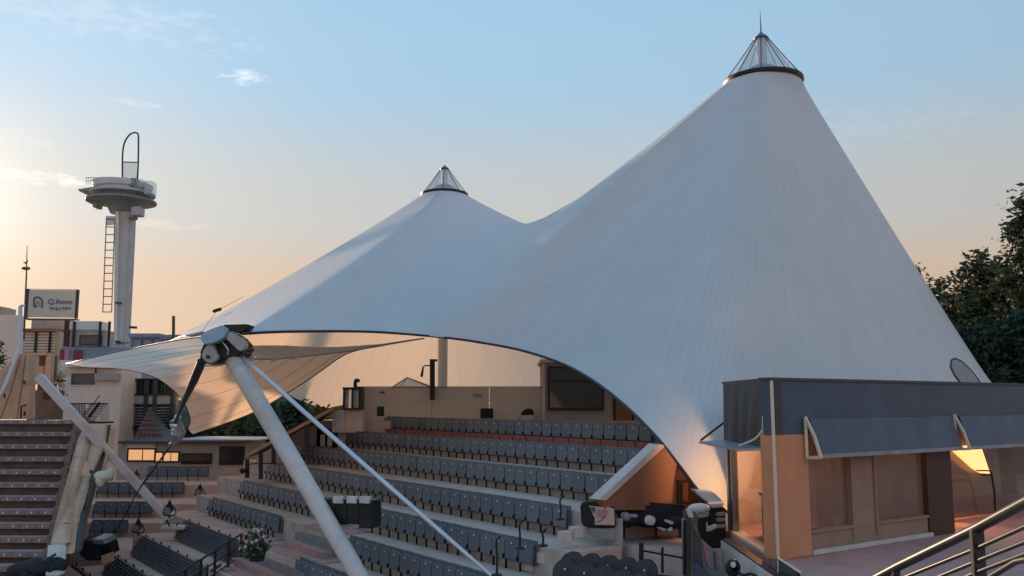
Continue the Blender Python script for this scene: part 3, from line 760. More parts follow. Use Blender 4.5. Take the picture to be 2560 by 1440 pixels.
kf.rect(MB(), 857, 1020, 903, 1025, -.9, .04).build('sill', 'black_metal', kb)
for a in ((863, 975, 878, 1019), (883, 975, 896, 1019)): kf.rect(MB(), *a, -.03, -.01).build('pane', 'glass', kb)
kw = thing('entrance_wall', 'pale entrance block with a ribbed white door below the glass box', 'entrance block', tuple(W(860, 1080, 39.4)))
kf.rect(MB(), 828, 1026, 904, 1082, -1.4, -.3).build('wall', 'wall_cream', kw)
dd = kf.rect(MB(), 836, 1027, 858, 1076, -.298, -.24).build('door', 'steel_white', kw)
for i in range(5): kf.rect(MB(), 837, 1030 + i * 9, 857, 1036 + i * 9, -.238, -.225).build('board', 'steel_white', dd)
kf.rect(MB(), 862, 1026, 882, 1076, -.298, -.26).build('panel', 'wall_cream', kw)

# covered stair on the left of the seat rows
cs = thing('stair_canopy', 'dark sloping stair canopy with pale edges left of the upper seats', 'canopy', tuple(W(720, 1140, 38)))
def slab(a, b, w, h, name, m, depth): return MB().prism([a, b, b + Vector((0, 0, h)), a + Vector((0, 0, h))], (0, depth, 0)).build(name, m, cs, bevel=.01)
slab(W(612, 1146, 36), W(832, 1026, 39), 0, .16, 'roof_edge', 'timber_pale', .15)
MB().prism([W(616, 1138, 36.16), W(760, 1050, 38), W(828, 1018, 39.2), W(832, 1026, 39.2), W(612, 1146, 36.16)], (0, 3.0, .1)).build('roof', 'slate_dark', cs)
MB().prism([W(690, 1112, 37.4), W(766, 1066, 38.2), W(766, 1114, 38.2), W(690, 1118, 37.4)], (0, .3, 0)).build('panel', 'timber_dark', cs)
for x, y0, y1 in ((618, 1148, 1195), (652, 1124, 1198), (684, 1108, 1160), (767, 1062, 1116)):
    MB().bar(W(x, y0, 36.6), W(x, y1, 36.6), .14).build('post', 'black_metal', cs)
MB().bar(W(615, 1160, 36.4), W(690, 1158, 36.6), .05).build('rail', 'black_metal', cs)
MB().ball(W(606, 1177, 36.3), .12, 8, 6).build('door_knob', 'black_metal', cs)
sw = thing('stair_wall', 'brown side wall of the covered stair beside the upper rows', 'wall', tuple(W(780, 1120, 40)))
lay([(640, 1120), (770, 1062), (845, 1075), (845, 1130), (640, 1200)], 40.4, .4, 'wall', 'wall_grey', sw)
for x in (800, 818): lay([(x, 1086), (x + 12, 1086), (x + 12, 1116), (x, 1116)], 40.3, .08, 'panel', 'wall_cream', sw)

# ================================================================== RIGHT END OF THE ROWS
ef = Face(tuple((ROW[3] + U * (row_t(3, 1500) - .35)).to_2d()), (NB.x, NB.y))
def epoly(mb, poly, d0, d1):
    pts = []
    for x, y in poly:
        s_, z_ = ef.sz(x, y); pts.append(ef.at(s_, z_, d0))
    return mb.prism(pts, ef.n * (d1 - d0))
ck = thing('stair_cheek', 'brown wall with a pale sloping top at the right end of the seat rows', 'side wall', tuple(ef.at(0, E - 3.5)))
epoly(MB(), [(1502, 1250), (1652, 1114), (1662, 1120), (1700, 1172), (1745, 1232), (1775, 1258), (1790, 1275), (1515, 1275)], -.3, 0).build('wall', 'wall_brown', ck)
epoly(MB(), [(1494, 1249), (1644, 1110), (1656, 1112), (1659, 1117), (1512, 1252)], -.32, .04).build('coping', 'concrete_light', ck, bevel=.01)
dn = epoly(MB(), [(1692, 1200), (1722, 1200), (1744, 1234), (1764, 1262), (1692, 1258)], .002, .05).build('doorway', 'brown_frame', ck)
epoly(MB(), [(1701, 1206), (1713, 1206), (1713, 1254), (1701, 1252)], .052, .10).build('door_jamb', 'wall_brown', dn)

# platform right of the rows
zp = -3.30
pa, pb_, pc, pd = G(1380, 1335, zp), G(1612, 1371, zp), G(1830, 1390, zp), G(1800, 1240, zp)
pe = G(1470, 1262, zp)
struct(MB().prism([pa, pb_, pc, pd, pe], (0, 0, -.55)).build('platform', 'concrete', bevel=.015))
zl = -4.15
struct(MB().add([(-.2, 9, E + zl), (6.8, 9, E + zl), (6.8, 26, E + zl), (2.0, 26, E + zl), (-.2, 22, E + zl)], [(0, 1, 2, 3, 4)]).build('lower_floor', 'concrete_light'))
for i in range(3):    # stairs from the lower floor up to the rows
    a, b = G(1290 + i * 8, 1420 - i * 22, zl + .24 * (i + 1)), G(1405 + i * 12, 1440 - i * 24, zl + .24 * (i + 1))
    struct(MB().prism([a, b, b + NB * 1.2, a + NB * 1.2], (0, 0, -.24)).build('stair_step', 'concrete_light', bevel=.01))

# row of black shell chairs at the bottom right
def make_chair():
    t = thing('shell_chair', 'x', 'chair', (0, 0, 0), 'black shell chairs at the bottom edge')
    b = MB(); n = 9; vs = []; fs = []
    for i in range(n):
        f = i / (n - 1); z = .42 + f * .50; wd = .27 * (1 if f < .55 else math.sqrt(max(.02, 1 - ((f - .55) / .47) ** 2)))
        for j in range(7):
            x = -wd + 2 * wd * j / 6; y = .20 + .10 * f - .09 * (x / .27) ** 2
            vs.append((x, y, z))
    for i in range(n - 1):
        for j in range(6): fs.append((i * 7 + j, i * 7 + j + 1, (i + 1) * 7 + j + 1, (i + 1) * 7 + j))
    k = len(vs); vs2 = [(x * .97, y + .035, z) for x, y, z in vs]
    fs2 = [tuple(i + k for i in f[::-1]) for f in fs]
    b.add(vs + vs2, fs + fs2)
    b.build('backrest', 'shell_plastic', t, smooth=True)
    MB().prism([(-.24, -.22, .43), (.24, -.22, .43), (.26, .22, .42), (-.26, .22, .42)], (0, 0, .045)).build('seat', 'shell_plastic', t, bevel=.015)
    for x, y in ((-.21, -.18), (.21, -.18), (-.21, .22), (.21, .22)): MB().bar((x, y, 0), (x * .95, y * .95, .42), .03).build('leg', 'black_metal', t)
    MB().lathe((0, .165, .74), [(.022, 0), (.022, .008), (0, .009)], 8, Matrix.Rotation(R(90), 3, 'X')).build('number_plate', 'seat_plate', t)
    return t
ch = make_chair(); first = True
for r, (x0, x1, y0, y1, D0, D1, n, nm) in enumerate(((1418, 1600, 1384, 1404, 18.6, 16.9, 5, 'back'), (1402, 1590, 1402, 1440, 17.6, 15.7, 5, 'front'))):
    for i in range(n):
        f = i / (n - 1); p = W(x0 + (x1 - x0) * f, y0 + (y1 - y0) * f, D0 + (D1 - D0) * f); p.z -= .92
        o = ch if first else copy_tree(ch); first = False
        o.location = p; o.rotation_euler = (0, 0, RZ + .35 + random.uniform(-.05, .05))
        o['label'] = f'black shell chair, {word(i + 1)} from left in the {nm} row at the bottom edge'

# ================================================================== PAVILION ON THE RIGHT
c_top, c_bot = W(1930, 948, 17), W(1944, 1402, 17)
PC = Vector(((c_top.x + c_bot.x) / 2, 17, 0)); zt, zb = c_top.z, c_bot.z
tr = front(22.6); rp = tr.hit(2560, 1010)
rf = Face((PC.x, PC.y), (rp.x - PC.x, rp.y - PC.y))             # long right-hand front
lp_ = front(20.9).hit(1813, 1100)
lf = Face((lp_.x, lp_.y), (PC.x - lp_.x, PC.y - lp_.y))          # short left front, runs toward the corner
LL = (PC - Vector((lp_.x, lp_.y, 0))).length; RL = 16.0
pv = thing('pavilion', 'dark slate pavilion with orange corner pillar and awnings at the right', 'pavilion', (PC.x, PC.y, zb))
def rs(px, py=1200): return rf.sz(px, py)[0]
def rz_(px, py): return rf.sz(px, py)[1]
z_hinge = rz_(2390, 1040); z_win_b = rz_(2120, 1392); z_floor = zb
zaw = rz_(2100, 1134)
# upper fascia, parapet cap, roof
rf.box(MB(), .0, RL, z_hinge - .30, zt - .02, -.25, 0).build('fascia', 'slate', pv, bevel=.01)
rf.box(MB(), -.02, RL, zt - .02, zt + .035, -.30, .03).build('parapet_cap', 'slate_dark', pv)
lf.box(MB(), -.02, LL - .26, zt - .02, zt + .034, -.30, .03).build('parapet_cap', 'slate_dark', pv)
def corner_roof():
    a = rf.at(.25, zt - .12, -.25); b = rf.at(RL, zt - .12, -.25); c = rf.at(RL, zt - .12, -5.2); d = lf.at(.1, zt - .12, -.2)
    return MB().prism([a, b, c, d], (0, 0, -.10))
corner_roof().build('roof', 'wall_grey', pv)
rf.box(MB(), -.012, .022, zb, zt - .025, -.03, .022).build('corner_trim', 'cream_metal', pv)
# pillar and bays of the long front
sA, sB, sC, sD = rs(2023), rs(2135), rs(2190), rs(2320)
sE, sF = rs(2382), rs(2560)
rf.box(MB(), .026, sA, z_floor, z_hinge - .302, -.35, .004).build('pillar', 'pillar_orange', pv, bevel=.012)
zs0, zs1 = rz_(2120, 1392), rz_(2120, 1322)
rf.box(MB(), sA + .004, sD, z_floor + .10, zs1, -.22, -.06).build('spandrel', 'curtain', pv)
rf.box(MB(), sA + .004, sD + .06, z_floor, z_floor + .09, -.3, .03).build('plinth', 'concrete_light', pv, bevel=.01)
for a, b in ((sA + .004, sB - .05), (sC + .05, sD - .002)):
    fm = rf.box(MB(), a, b, zs1 + .002, zs1 + .05, -.2, -.02).build('window', 'curtain', pv)
    rf.box(MB(), a + .01, b - .01, zs1 + .052, z_hinge - .304, -.16, -.14).build('pane', 'pav_glass', fm)
for a, b in ((sB - .048, sB + .0), (sC, sC + .048)): rf.box(MB(), a, b, zs1 - .2, z_hinge - .304, -.2, -.025).build('mullion', 'curtain', pv)
rf.box(MB(), sB + .002, sC - .002, zs1 + .002, z_hinge - .304, -.2, -.07).build('infill', 'curtain', pv)
rf.box(MB(), sD + .002, sE, z_floor, z_hinge - .302, -.9, -.02).build('pillar', 'brown_frame', pv)
# interior: back wall, floor, ceiling, side wall
rf.box(MB(), 3.3, RL, z_floor, zt - .24, -4.0, -3.85).build('back_wall', 'wall_cream', pv)
MB().prism([rf.at(.45, z_floor - .1, -.3), rf.at(RL, z_floor - .1, -.3), rf.at(RL, z_floor - .1, -3.84), rf.at(3.0, z_floor - .1, -3.84)], (0, 0, .112)).build('floor', 'terrace_pink', pv)
rf.box(MB(), sE + .1, RL, z_hinge - .36, z_hinge - .30, -3.84, -.3).build('ceiling', 'wall_cream', pv)
for k, px in enumerate((2150, 2205)):
    cu = MB(); n = 14; a0 = rs(px) - .25; vs = []; fs = []
    for i in range(n + 1):
        for z in (z_floor + .1, z_hinge - .3): vs.append(rf.at(a0 + .62 * i / n * (.75 if z > z_floor + 1 else 1), z, -.9 + .06 * math.sin(i * 2.1)))
    for i in range(n): fs.append((2 * i, 2 * i + 2, 2 * i + 3, 2 * i + 1))
    cu.add(vs, fs).build('curtain', 'curtain', pv, smooth=True, fix=False)
rf.box(MB(), sE + .3, sE + .42, z_floor + .02, z_hinge - .37, -3.8, -1.2).build('partition', 'timber_dark', pv)
ct = thing('counter', 'low dark slatted counter standing inside the open bay of the pavilion', 'counter', tuple(rf.at(rs(2480), z_floor, -2.2)))
rf.box(MB(), rs(2400), rs(2600), z_floor + .80, z_floor + .87, -2.6, -1.9).build('counter_top', 'timber_dark', ct)
for i in range(9): rf.box(MB(), rs(2405) + i * .2, rs(2405) + i * .2 + .17, z_floor + .012, z_floor + .797, -2.03, -1.98).build('slat', 'brown_frame', ct)
gz = rf.box(MB(), rs(2478), rs(2560) + 2.5, z_floor + .05, z_hinge - .304, -1.16, -1.13).build('glass_screen', 'pav_glass', pv)
rf.box(MB(), rs(2474), rs(2480), z_floor + .03, z_hinge - .304, -1.2, -1.1).build('screen_post', 'brown_frame', pv)
# hanging lamp with a triangular shade in the open bay
lamp = thing('hanging_lamp', 'glowing yellow triangular lamp shade under the awning of the pavilion', 'lamp', tuple(rf.at(rs(2440), z_hinge - .6, -1.4)))
def rpt(px, py, d):
    fc2 = Face(rf.at(0, 0, d).to_2d(), rf.e.to_2d()); return fc2.hit(px, py)
MB().prism([rpt(2388, 1120, -.9), rpt(2452, 1112, -.9), rpt(2476, 1184, -.9), rpt(2466, 1184, -.9), rpt(2445, 1172, -.9)], rf.n * -.18).build('shade', 'lamp_glow', lamp, bevel=.01)
MB().tube([rpt(2442, 1176, -.8), rpt(2474, 1177, -.8), rpt(2478, 1184, -.8)], .018, 6).tube([rpt(2450, 1187, -.8), rpt(2477, 1188, -.8)], .018, 6).build('frame', 'black_metal', lamp)
MB().tube([rpt(2478, 1180, -.8), rpt(2486, 1230, -.85), rpt(2490, 1300, -.9), rpt(2492, 1396, -.9)], .025, 6).build('stem', 'black_metal', lamp)
ld = bpy.data.lights.new('lamp_bulb', 'POINT'); ld.energy = 150; ld.color = (1, .50, .20); ld.shadow_soft_size = .25
lo = bpy.data.objects.new('lamp_bulb', ld); COL.objects.link(lo); lo.location = rf.at(rs(2470), z_hinge - .75, -1.9)
ld2 = bpy.data.lights.new('added_room_light', 'POINT'); ld2.energy = 300; ld2.color = (1, .50, .22); ld2.shadow_soft_size = .25  # added second light, unseen, warms the room and the base of the roof
lo2 = bpy.data.objects.new('added_room_light', ld2); COL.objects.link(lo2); lo2.location = rf.at(rs(2160), z_hinge - .5, -2.2)
# awnings of the long front: sloping boards hung on triangular brackets
def awning(px0, px1, label, ymid):
    t = thing('awning', label, 'awning', tuple(rf.at(rs(px0), z_hinge, 0)), 'awnings of the pavilion')
    s0, s1 = rs(px0), rs(px1) if px1 < 2560 else rs(2560) + 2.2
    zl_ = zaw
    MB().hexa([rf.at(s0, zl_, .22), rf.at(s1, zl_, .22), rf.at(s1, zl_, .26), rf.at(s0, zl_, .26), rf.at(s0, z_hinge, .006), rf.at(s1, z_hinge, .006), rf.at(s1, z_hinge, .046), rf.at(s0, z_hinge, .046)]).build('board', 'slate', t)
    rf.box(MB(), s0 - .01, s1 + .01, zl_ - .05, zl_ + .03, .18, .28).build('bottom_rail', 'rail_grey', t, bevel=.01)
    return t
aw1 = awning(2026, 2384, 'left slate awning board sloping out over the glazed bay of the pavilion', 1132)
aw2 = awning(2404, 2600, 'right slate awning board sloping out over the open lamp-lit bay of the pavilion', 1118)
def bracket(px, t):
    s_ = rs(px); b = MB()
    p0 = rf.at(s_, z_hinge + .03, .05); p1 = rf.at(s_, zaw - .04, .05); p2 = rf.at(s_ + .02, zaw - .02, .36)
    m1 = p0.lerp(p2, .5) + rf.n * .04
    b.bar(p0, p1, .055, .055); b.bar(p0, m1, .05, .05); b.bar(m1, p2, .05, .05); b.bar(p1, p2, .055, .055)
    b.build('bracket', 'cream_metal', t)
bracket(2014, aw1); bracket(2390, aw2)
# short left front: frame, cloth, glass, flap
zf_l = lf.sz(1870, 1112)[1]
lf.box(MB(), 0, .16, zb, zt - .022, -.2, 0).build('frame_post', 'rail_grey', pv)
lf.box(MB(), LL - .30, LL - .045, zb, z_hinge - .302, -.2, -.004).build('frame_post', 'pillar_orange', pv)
lf.box(MB(), LL - .30, LL - .035, z_hinge - .30, zt - .022, -.2, -.004).build('fascia', 'slate_dark', pv)
tarp = MB(); n, m_ = 40, 12; vs = []; fs = []
ztp, zbt = zt - .024, zf_l + .02
for j in range(m_ + 1):
    for i in range(n + 1):
        a = i / n; f = j / m_
        fold = .05 * math.sin(a * 26 + f * 3) * f * max(0, math.sin(a * 3.1)) + .03 * math.sin(a * 11 + 1) * f
        vs.append(lf.at(.17 + (LL - .48) * a, ztp + (zbt - ztp) * f, .02 + fold + .03))
for j in range(m_):
    for i in range(n): fs.append((j * (n + 1) + i, j * (n + 1) + i + 1, (j + 1) * (n + 1) + i + 1, (j + 1) * (n + 1) + i))
tp = tarp.add(vs, fs).build('tarpaulin', 'slate_dark', pv, smooth=True, fix=False)
zw0, zw1 = lf.sz(1870, 1352)[1], zf_l - .03
lf.box(MB(), .162, LL - .302, zb + .02, zw0 - .05, -.24, -.01).build('plinth', 'slate_dark', pv)
lf.box(MB(), .17, .34, zw0, zw1, -.18, -.03).build('window_jamb', 'black_metal', pv)
lf.box(MB(), .342, .40, zw0, zw1, -.16, -.02).build('window_jamb', 'rail_grey', pv)
lf.box(MB(), .402, LL - .31, zw0, zw1, -.12, -.10).build('glass', 'tint_glass', pv)
lf.box(MB(), .162, LL - .302, zw0 - .048, zw0 - .002, -.26, .03).build('window_sill', 'cream_metal', pv)
lf.box(MB(), .17, LL - .302, zw1 + .002, zf_l + .5, -.20, -.02).build('lintel', 'slate_dark', pv)
it = thing('interior_shelf', 'pale boxes on a shelf seen through the side window of the pavilion', 'shelf', tuple(lf.at(LL * .7, zb, -1.3)))
lf.box(MB(), LL * .22, LL * .62, zb + .9, zb + .96, -1.1, -.5).build('shelf_board', 'timber_dark', it)
lf.box(MB(), LL * .40, LL * .52, zb + .962, zb + 1.35, -1.0, -.6).build('box', 'wall_cream', it)
lf.box(MB(), LL * .53, LL * .61, zb + .962, zb + 1.2, -1.0, -.6).build('box', 'timber_pale', it)
lf.box(MB(), LL * .23, LL * .25, zb + .02, zb + .897, -1.05, -.55).build('leg', 'black_metal', it)
lf.box(MB(), LL * .59, LL * .61, zb + .02, zb + .897, -1.05, -.55).build('leg', 'black_metal', it)
fl = thing('side_awning', 'grey flap propped open flat on the short left side of the pavilion', 'awning', tuple(lf.at(LL / 2, zf_l, .1)))
MB().hexa([lf.at(.0, zf_l - .03, .05), lf.at(LL - .3, zf_l - .03, .05), lf.at(LL - .42, zf_l - .06, .62), lf.at(-.05, zf_l - .06, .62), lf.at(.0, zf_l + .02, .05), lf.at(LL - .3, zf_l + .02, .05), lf.at(LL - .42, zf_l - .02, .62), lf.at(-.05, zf_l - .02, .62)]).build('board', 'plate_grey', fl, bevel=.006)
MB().bar(lf.at(.06, zf_l + .42, .03), lf.at(.0, zf_l, .58), .045).build('prop', 'black_metal', fl)
MB().bar(lf.at(LL - .34, zf_l + .62, .08), lf.at(LL - .36, zf_l + .0, .10), .05).build('prop', 'cream_metal', fl)
MB().tube(smoothpath([lf.at(LL - .36, zf_l + .36, .10), lf.at(LL - .5, zf_l + .18, .22), lf.at(LL - .85, zf_l + .03, .45)], 4), .022, 6).build('prop', 'cream_metal', fl)
lt_ = thing('wall_light', 'slim cream wall light on the dark upper corner of the pavilion', 'light', tuple(lf.at(LL - .17, zt - .8, .0)))
MB().prism([lf.at(LL - .20, zt - 1.02, .002), lf.at(LL - .14, zt - 1.02, .002), lf.at(LL - .14, zt - .75, .002), lf.at(LL - .16, zt - .62, .002), lf.at(LL - .20, zt - .75, .002)], lf.n * .05).build('lamp_body', 'cream_metal', lt_, bevel=.01)

# terrace in front of the pavilion and its edge toward the theatre
te = MB(); zT = zb - E
tp_pts = [lf.at(-.1, zb - .006, .06), lf.at(LL, zb - .006, .06), W(2000, 1480, 15.9), W(2080, 1700, 11.5), Vector((16, 10, 0)), rf.at(RL, 0, 0), rf.at(RL, 0, -5.4), lf.at(-.1, 0, -.2)]
tp_pts = [Vector((p.x, p.y, zb - .006)) for p in tp_pts]
struct(te.prism(tp_pts, (0, 0, -3.2)).build('terrace', 'terrace_pink', bevel=.0))
kerb = thing('ramp_wall', 'low pale wall with a dark rim running down beside the pavilion', 'wall', tuple(W(1880, 1420, 16.6)))
MB().prism([W(1818, 1352, 18.8), W(1990, 1470, 14.9), W(1990, 1560, 14.9), W(1818, 1500, 18.8)], (-.12, .05, 0)).build('wall', 'concrete_light', kerb)
MB().bar(W(1816, 1350, 18.85), W(1992, 1470, 14.9), .18, .05).build('rim', 'black_metal', kerb)
gp = thing('information_stand', 'small framed dark panel on the terrace corner in front of the orange pillar', 'panel', tuple(W(1970, 1440, 15.8)))
MB().prism([W(1946, 1396, 15.9), W(2000, 1432, 15.2), W(2000, 1500, 15.2), W(1946, 1500, 15.9)], (-.03, .06, 0)).build('panel', 'dark_glass', gp)
MB().tube([W(1946, 1500, 15.88), W(1946, 1395, 15.88), W(2001, 1431, 15.18)], .025, 6).build('frame', 'cream_metal', gp)

# ---- hand rail of the stair in the foreground
hr = thing('hand_rail', 'dark steel stair handrail with parallel lower rails in the bottom right foreground', 'handrail', tuple(W(2440, 1440, 5.8)))
def rail_at(px, py): D = 5.1 + (2560 - px) / 360 * 1.5; return W(px, py, D)
def rail_line(pts, r, nm): MB().tube([rail_at(*p) for p in pts], r, 12).build(nm, 'dark_steel', hr, smooth='auto')
rail_line([(2700, 1188), (2560, 1257), (2440, 1322), (2250, 1414), (2160, 1462), (2100, 1495)], .032, 'top_rail')
rail_line([(2700, 1255), (2560, 1318), (2440, 1372), (2240, 1452), (2150, 1492)], .013, 'lower_rail')
rail_line([(2700, 1300), (2560, 1356), (2440, 1404), (2300, 1462)], .013, 'lower_rail')
rail_line([(2700, 1335), (2560, 1386), (2440, 1432), (2350, 1470)], .013, 'lower_rail')
rail_line([(2700, 1372), (2600, 1392), (2540, 1404), (2480, 1440), (2440, 1480)], .018, 'lower_rail')
for px, py, w in ((2441, 1322, .075), (2239, 1418, .05)):
    a = rail_at(px, py + 4); MB().bar(a, (a.x, a.y, E - 2.75), w, .035).build('post', 'dark_steel', hr)
st0, st1 = rail_at(2100, 1495), rail_at(2700, 1188)
for i in range(9):
    f = i / 8; p = st0.lerp(st1, f); p.z = E - 3.0 + 1.3 * f
    struct(MB().box((p.x + .55, p.y - .35, p.z - .2), (.9, 1.3, .4), rz=math.atan2(st1.y - st0.y, st1.x - st0.x)).build('stair_step', 'concrete'))

# ================================================================== EQUIPMENT ON THE PLATFORM
eq = thing('mixing_desk', 'mixing desk under black covers at the right end of the rows', 'mixing desk', tuple(W(1600, 1330, 21.2)))
MB().prism([W(x, y, 21.6) for x, y in ((1500, 1248), (1560, 1252), (1640, 1256), (1720, 1264), (1740, 1300), (1700, 1320), (1640, 1322), (1590, 1316), (1548, 1300), (1536, 1268))], (0, 1.0, -.1)).build('cover', 'cloth_black', eq, bevel=.08)
MB().ball(W(1625, 1304, 21.3), .20, 12, 8, (1, .6, .7), .12).ball(W(1570, 1308, 21.3), .14, 10, 7, (1, .7, .8), .12).ball(W(1690, 1306, 21.3), .24, 12, 8, (1, .6, .6), .12).build('cover_fold', 'cloth_black', eq, smooth=True)
for x in (1560, 1640, 1700): MB().bar(W(x, 1310, 21.8), W(x, 1345, 21.8), .06).build('leg', 'black_metal', eq)
scn = thing('screen', 'black framed screen with a cream panel and green and red marks beside the mixing desk', 'screen', tuple(W(1500, 1345, 21.0)))
MB().prism([W(x, y, 20.95) for x, y in ((1452, 1262), (1462, 1254), (1520, 1256), (1536, 1266), (1541, 1318), (1525, 1322), (1470, 1320), (1455, 1312))], (0, .25, 0)).build('frame', 'black_metal', scn, bevel=.03)
lay([(1472, 1264), (1485, 1292), (1487, 1294), (1487, 1312), (1537, 1313), (1535, 1272), (1518, 1268), (1480, 1266)], 20.86, .05, 'panel', 'screen_cream', scn, .005)
lay([(1473, 1269), (1486, 1268), (1489, 1272), (1485, 1284), (1481, 1279)], 20.83, .02, 'mark', 'poster_green', scn, 0)
lay([(1493, 1275), (1515, 1274), (1520, 1280), (1514, 1291), (1497, 1292), (1491, 1285)], 20.83, .02, 'mark', 'sign_pink', scn, 0)
MB().tube([W(1488, 1306, 20.84), W(1500, 1302, 20.84), W(1513, 1292, 20.84), W(1520, 1278, 20.84)], .008, 5).build('mark', 'timber_dark', scn)
lay([(1468, 1318), (1541, 1318), (1540, 1352), (1528, 1352), (1482, 1344), (1466, 1330)], 21.0, .3, 'stand', 'plate_grey', scn)
for nm, lab, x, y, r in (('projector', 'round grey lamp head lying on the left of the black covers', 1560, 1290, .10), ('reflector', 'round white reflector with a red centre on the black covers', 1621, 1300, .115)):
    o = thing(nm, lab, nm, tuple(W(x, y, 21.1)))
    rot = Matrix.Rotation(R(90), 3, 'X') @ Matrix.Rotation(R(25), 3, 'Y')
    MB().lathe(W(x, y, 21.05), [(r, .04), (r * .98, .0), (r * .78, -.03), (r * .7, .03), (r * .9, .14), (0, .16)], 18, rot).build('bowl', 'white_plastic' if nm == 'reflector' else 'plate_grey', o, smooth='auto')
    MB().lathe(W(x, y, 21.07), [(r * .62, 0), (r * .4, -.03), (0, -.05)], 14, rot).build('centre', 'flower_red' if nm == 'reflector' else 'dark_steel', o)
bxp = thing('control_box', 'small grey box with pale keys on the black covers', 'box', tuple(W(1582, 1290, 21.2)))
lay([(1571, 1285), (1595, 1286), (1595, 1295), (1571, 1293)], 21.15, .12, 'body', 'plate_grey', bxp); lay([(1573, 1295), (1594, 1297), (1593, 1308), (1574, 1306)], 21.14, .1, 'key_panel', 'black_metal', bxp)
clp = thing('clamp_fitting', 'bright metal clamp lying among the black covers', 'clamp', tuple(W(1675, 1308, 21.1)))
lay([(1663, 1298), (1686, 1306), (1682, 1313), (1661, 1304)], 21.1, .1, 'body', 'white_plastic', clp); lay([(1668, 1326), (1680, 1316), (1683, 1326), (1676, 1330)], 21.1, .08, 'jaw', 'white_plastic', clp); lay([(1640, 1318), (1652, 1318), (1668, 1326), (1660, 1328)], 21.1, .05, 'handle', 'white_plastic', clp)
# covered floodlights on posts
def covered(px, py, D, label, s, yb):
    o = thing('covered_light', label, 'floodlight', tuple(W(px, yb, D)), 'white covered floodlights by the pavilion')
    MB().bar(W(px - 12, py + 18, D), W(px - 12, yb, D), .12).build('post', 'timber_dark', o)
    MB().ball(W(px, py, D), .20 * s, 14, 9, (1.5, .8, .62), .07).build('cover', 'white_plastic', o, smooth=True)
    lay([(px - 33, py + 2), (px - 20, py + 2), (px - 12, py + 24), (px - 24, py + 26)], D - .1, .1, 'flap', 'white_plastic', o)
    lay([(px - 8, py + 14), (px + 26, py + 8), (px + 24, py + 22), (px - 4, py + 25)], D + .02, .2, 'housing', 'plate_grey', o)
covered(1748, 1270, 19.2, 'covered floodlight with a rounded white hood on a brown post beside the mixing desk', .8, 1432)
o = thing('covered_table', 'grey topped covered case close to the left wall of the pavilion', 'case', tuple(W(1770, 1330, 20.4)))
lay([(1733, 1226), (1786, 1230), (1812, 1256), (1772, 1258), (1752, 1244)], 20.3, .5, 'lid', 'plate_grey', o, .03, lambda x, y: (1258 - y) * .03)
lay([(1772, 1260), (1812, 1258), (1806, 1268), (1780, 1270)], 20.1, .3, 'flap', 'white_plastic', o)
lay([(1742, 1276), (1815, 1268), (1815, 1370), (1748, 1370)], 20.35, .6, 'case', 'cloth_black', o, .04)
lay([(1767, 1302), (1772, 1318), (1790, 1310), (1796, 1318), (1778, 1328), (1768, 1330)], 20.05, .1, 'buckle', 'white_plastic', o)
for i, z in enumerate((1282, 1296, 1312)): lay([(1790, z), (1814, z - 2), (1814, z + 8), (1792, z + 9)], 20.15, .1, 'strap', 'plate_grey', o)
cl = thing('side_column', 'brown square column with a dark edge left of the covered case', 'column', tuple(W(1722, 1440, 19.4)))
MB().bar(W(1722, 1276, 19.6), W(1722, 1446, 19.6), .22, .2).build('column', 'timber_dark', cl, bevel=.01)
MB().bar(W(1708, 1296, 19.3), W(1708, 1430, 19.3), .06, .06).build('edge', 'plate_grey', cl)
MB().bar(W(1731, 1284, 19.4), W(1731, 1440, 19.4), .05, .05).build('edge', 'concrete_light', cl)
po = thing('poster_board', 'leaning grey poster board with red and green stripes beside the ramp wall', 'poster board', tuple(W(1780, 1430, 18.2)))
lay([(1751, 1344), (1782, 1372), (1812, 1372), (1816, 1440), (1820, 1470), (1762, 1470)], 18.2, .05, 'board', 'poster_grey', po, 0)
lay([(1755, 1352), (1770, 1366), (1780, 1425), (1768, 1412)], 18.17, .012, 'stripe', 'sign_pink', po, 0)
lay([(1784, 1378), (1788, 1378), (1792, 1425), (1787, 1425)], 18.17, .012, 'stripe', 'poster_green', po, 0)
lay([(1793, 1380), (1801, 1380), (1808, 1418), (1800, 1424)], 18.17, .012, 'stripe', 'sign_pink', po, 0)
dk = thing('dark_cabinet', 'dark grey cabinet in the bottom corner below the poster board', 'cabinet', tuple(W(1760, 1460, 17.8)))
MB().prism([W(x, y, 17.9) for x, y in ((1734, 1318), (1752, 1340), (1760, 1470), (1736, 1470))], (.1, .7, 0)).build('side', 'slate_dark', dk, bevel=.02)
MB().prism([W(x, y, 17.6) for x, y in ((1736, 1408), (1756, 1420), (1790, 1450), (1790, 1500), (1736, 1500))], (0, .3, 0)).build('front', 'slate', dk, bevel=.02)
mo = thing('scooter', 'small black wheeled scooter by the ramp wall at the bottom edge', 'scooter', tuple(W(1850, 1440, 16.6)))
rot = Matrix.Rotation(R(90), 3, 'X') @ Matrix.Rotation(R(30), 3, 'Y')
MB().lathe(W(1832, 1420, 16.8), [(.07, -.05), (.15, -.05), (.17, 0), (.15, .05), (.07, .05), (.07, -.05)], 18, rot).build('wheel', 'black_metal', mo, smooth='auto')
MB().lathe(W(1834, 1412, 16.7), [(.055, 0), (.05, -.03), (0, -.04)], 12, rot).build('headlight', 'white_plastic', mo, smooth='auto')
MB().tube(smoothpath([W(1846, 1430, 16.7), W(1860, 1438, 16.6), W(1876, 1434, 16.5), W(1890, 1440, 16.4)], 4), .03, 7).build('handlebar', 'black_metal', mo)
lay([(1846, 1434), (1874, 1440), (1876, 1470), (1842, 1470)], 16.7, .25, 'body', 'plate_grey', mo, .03)
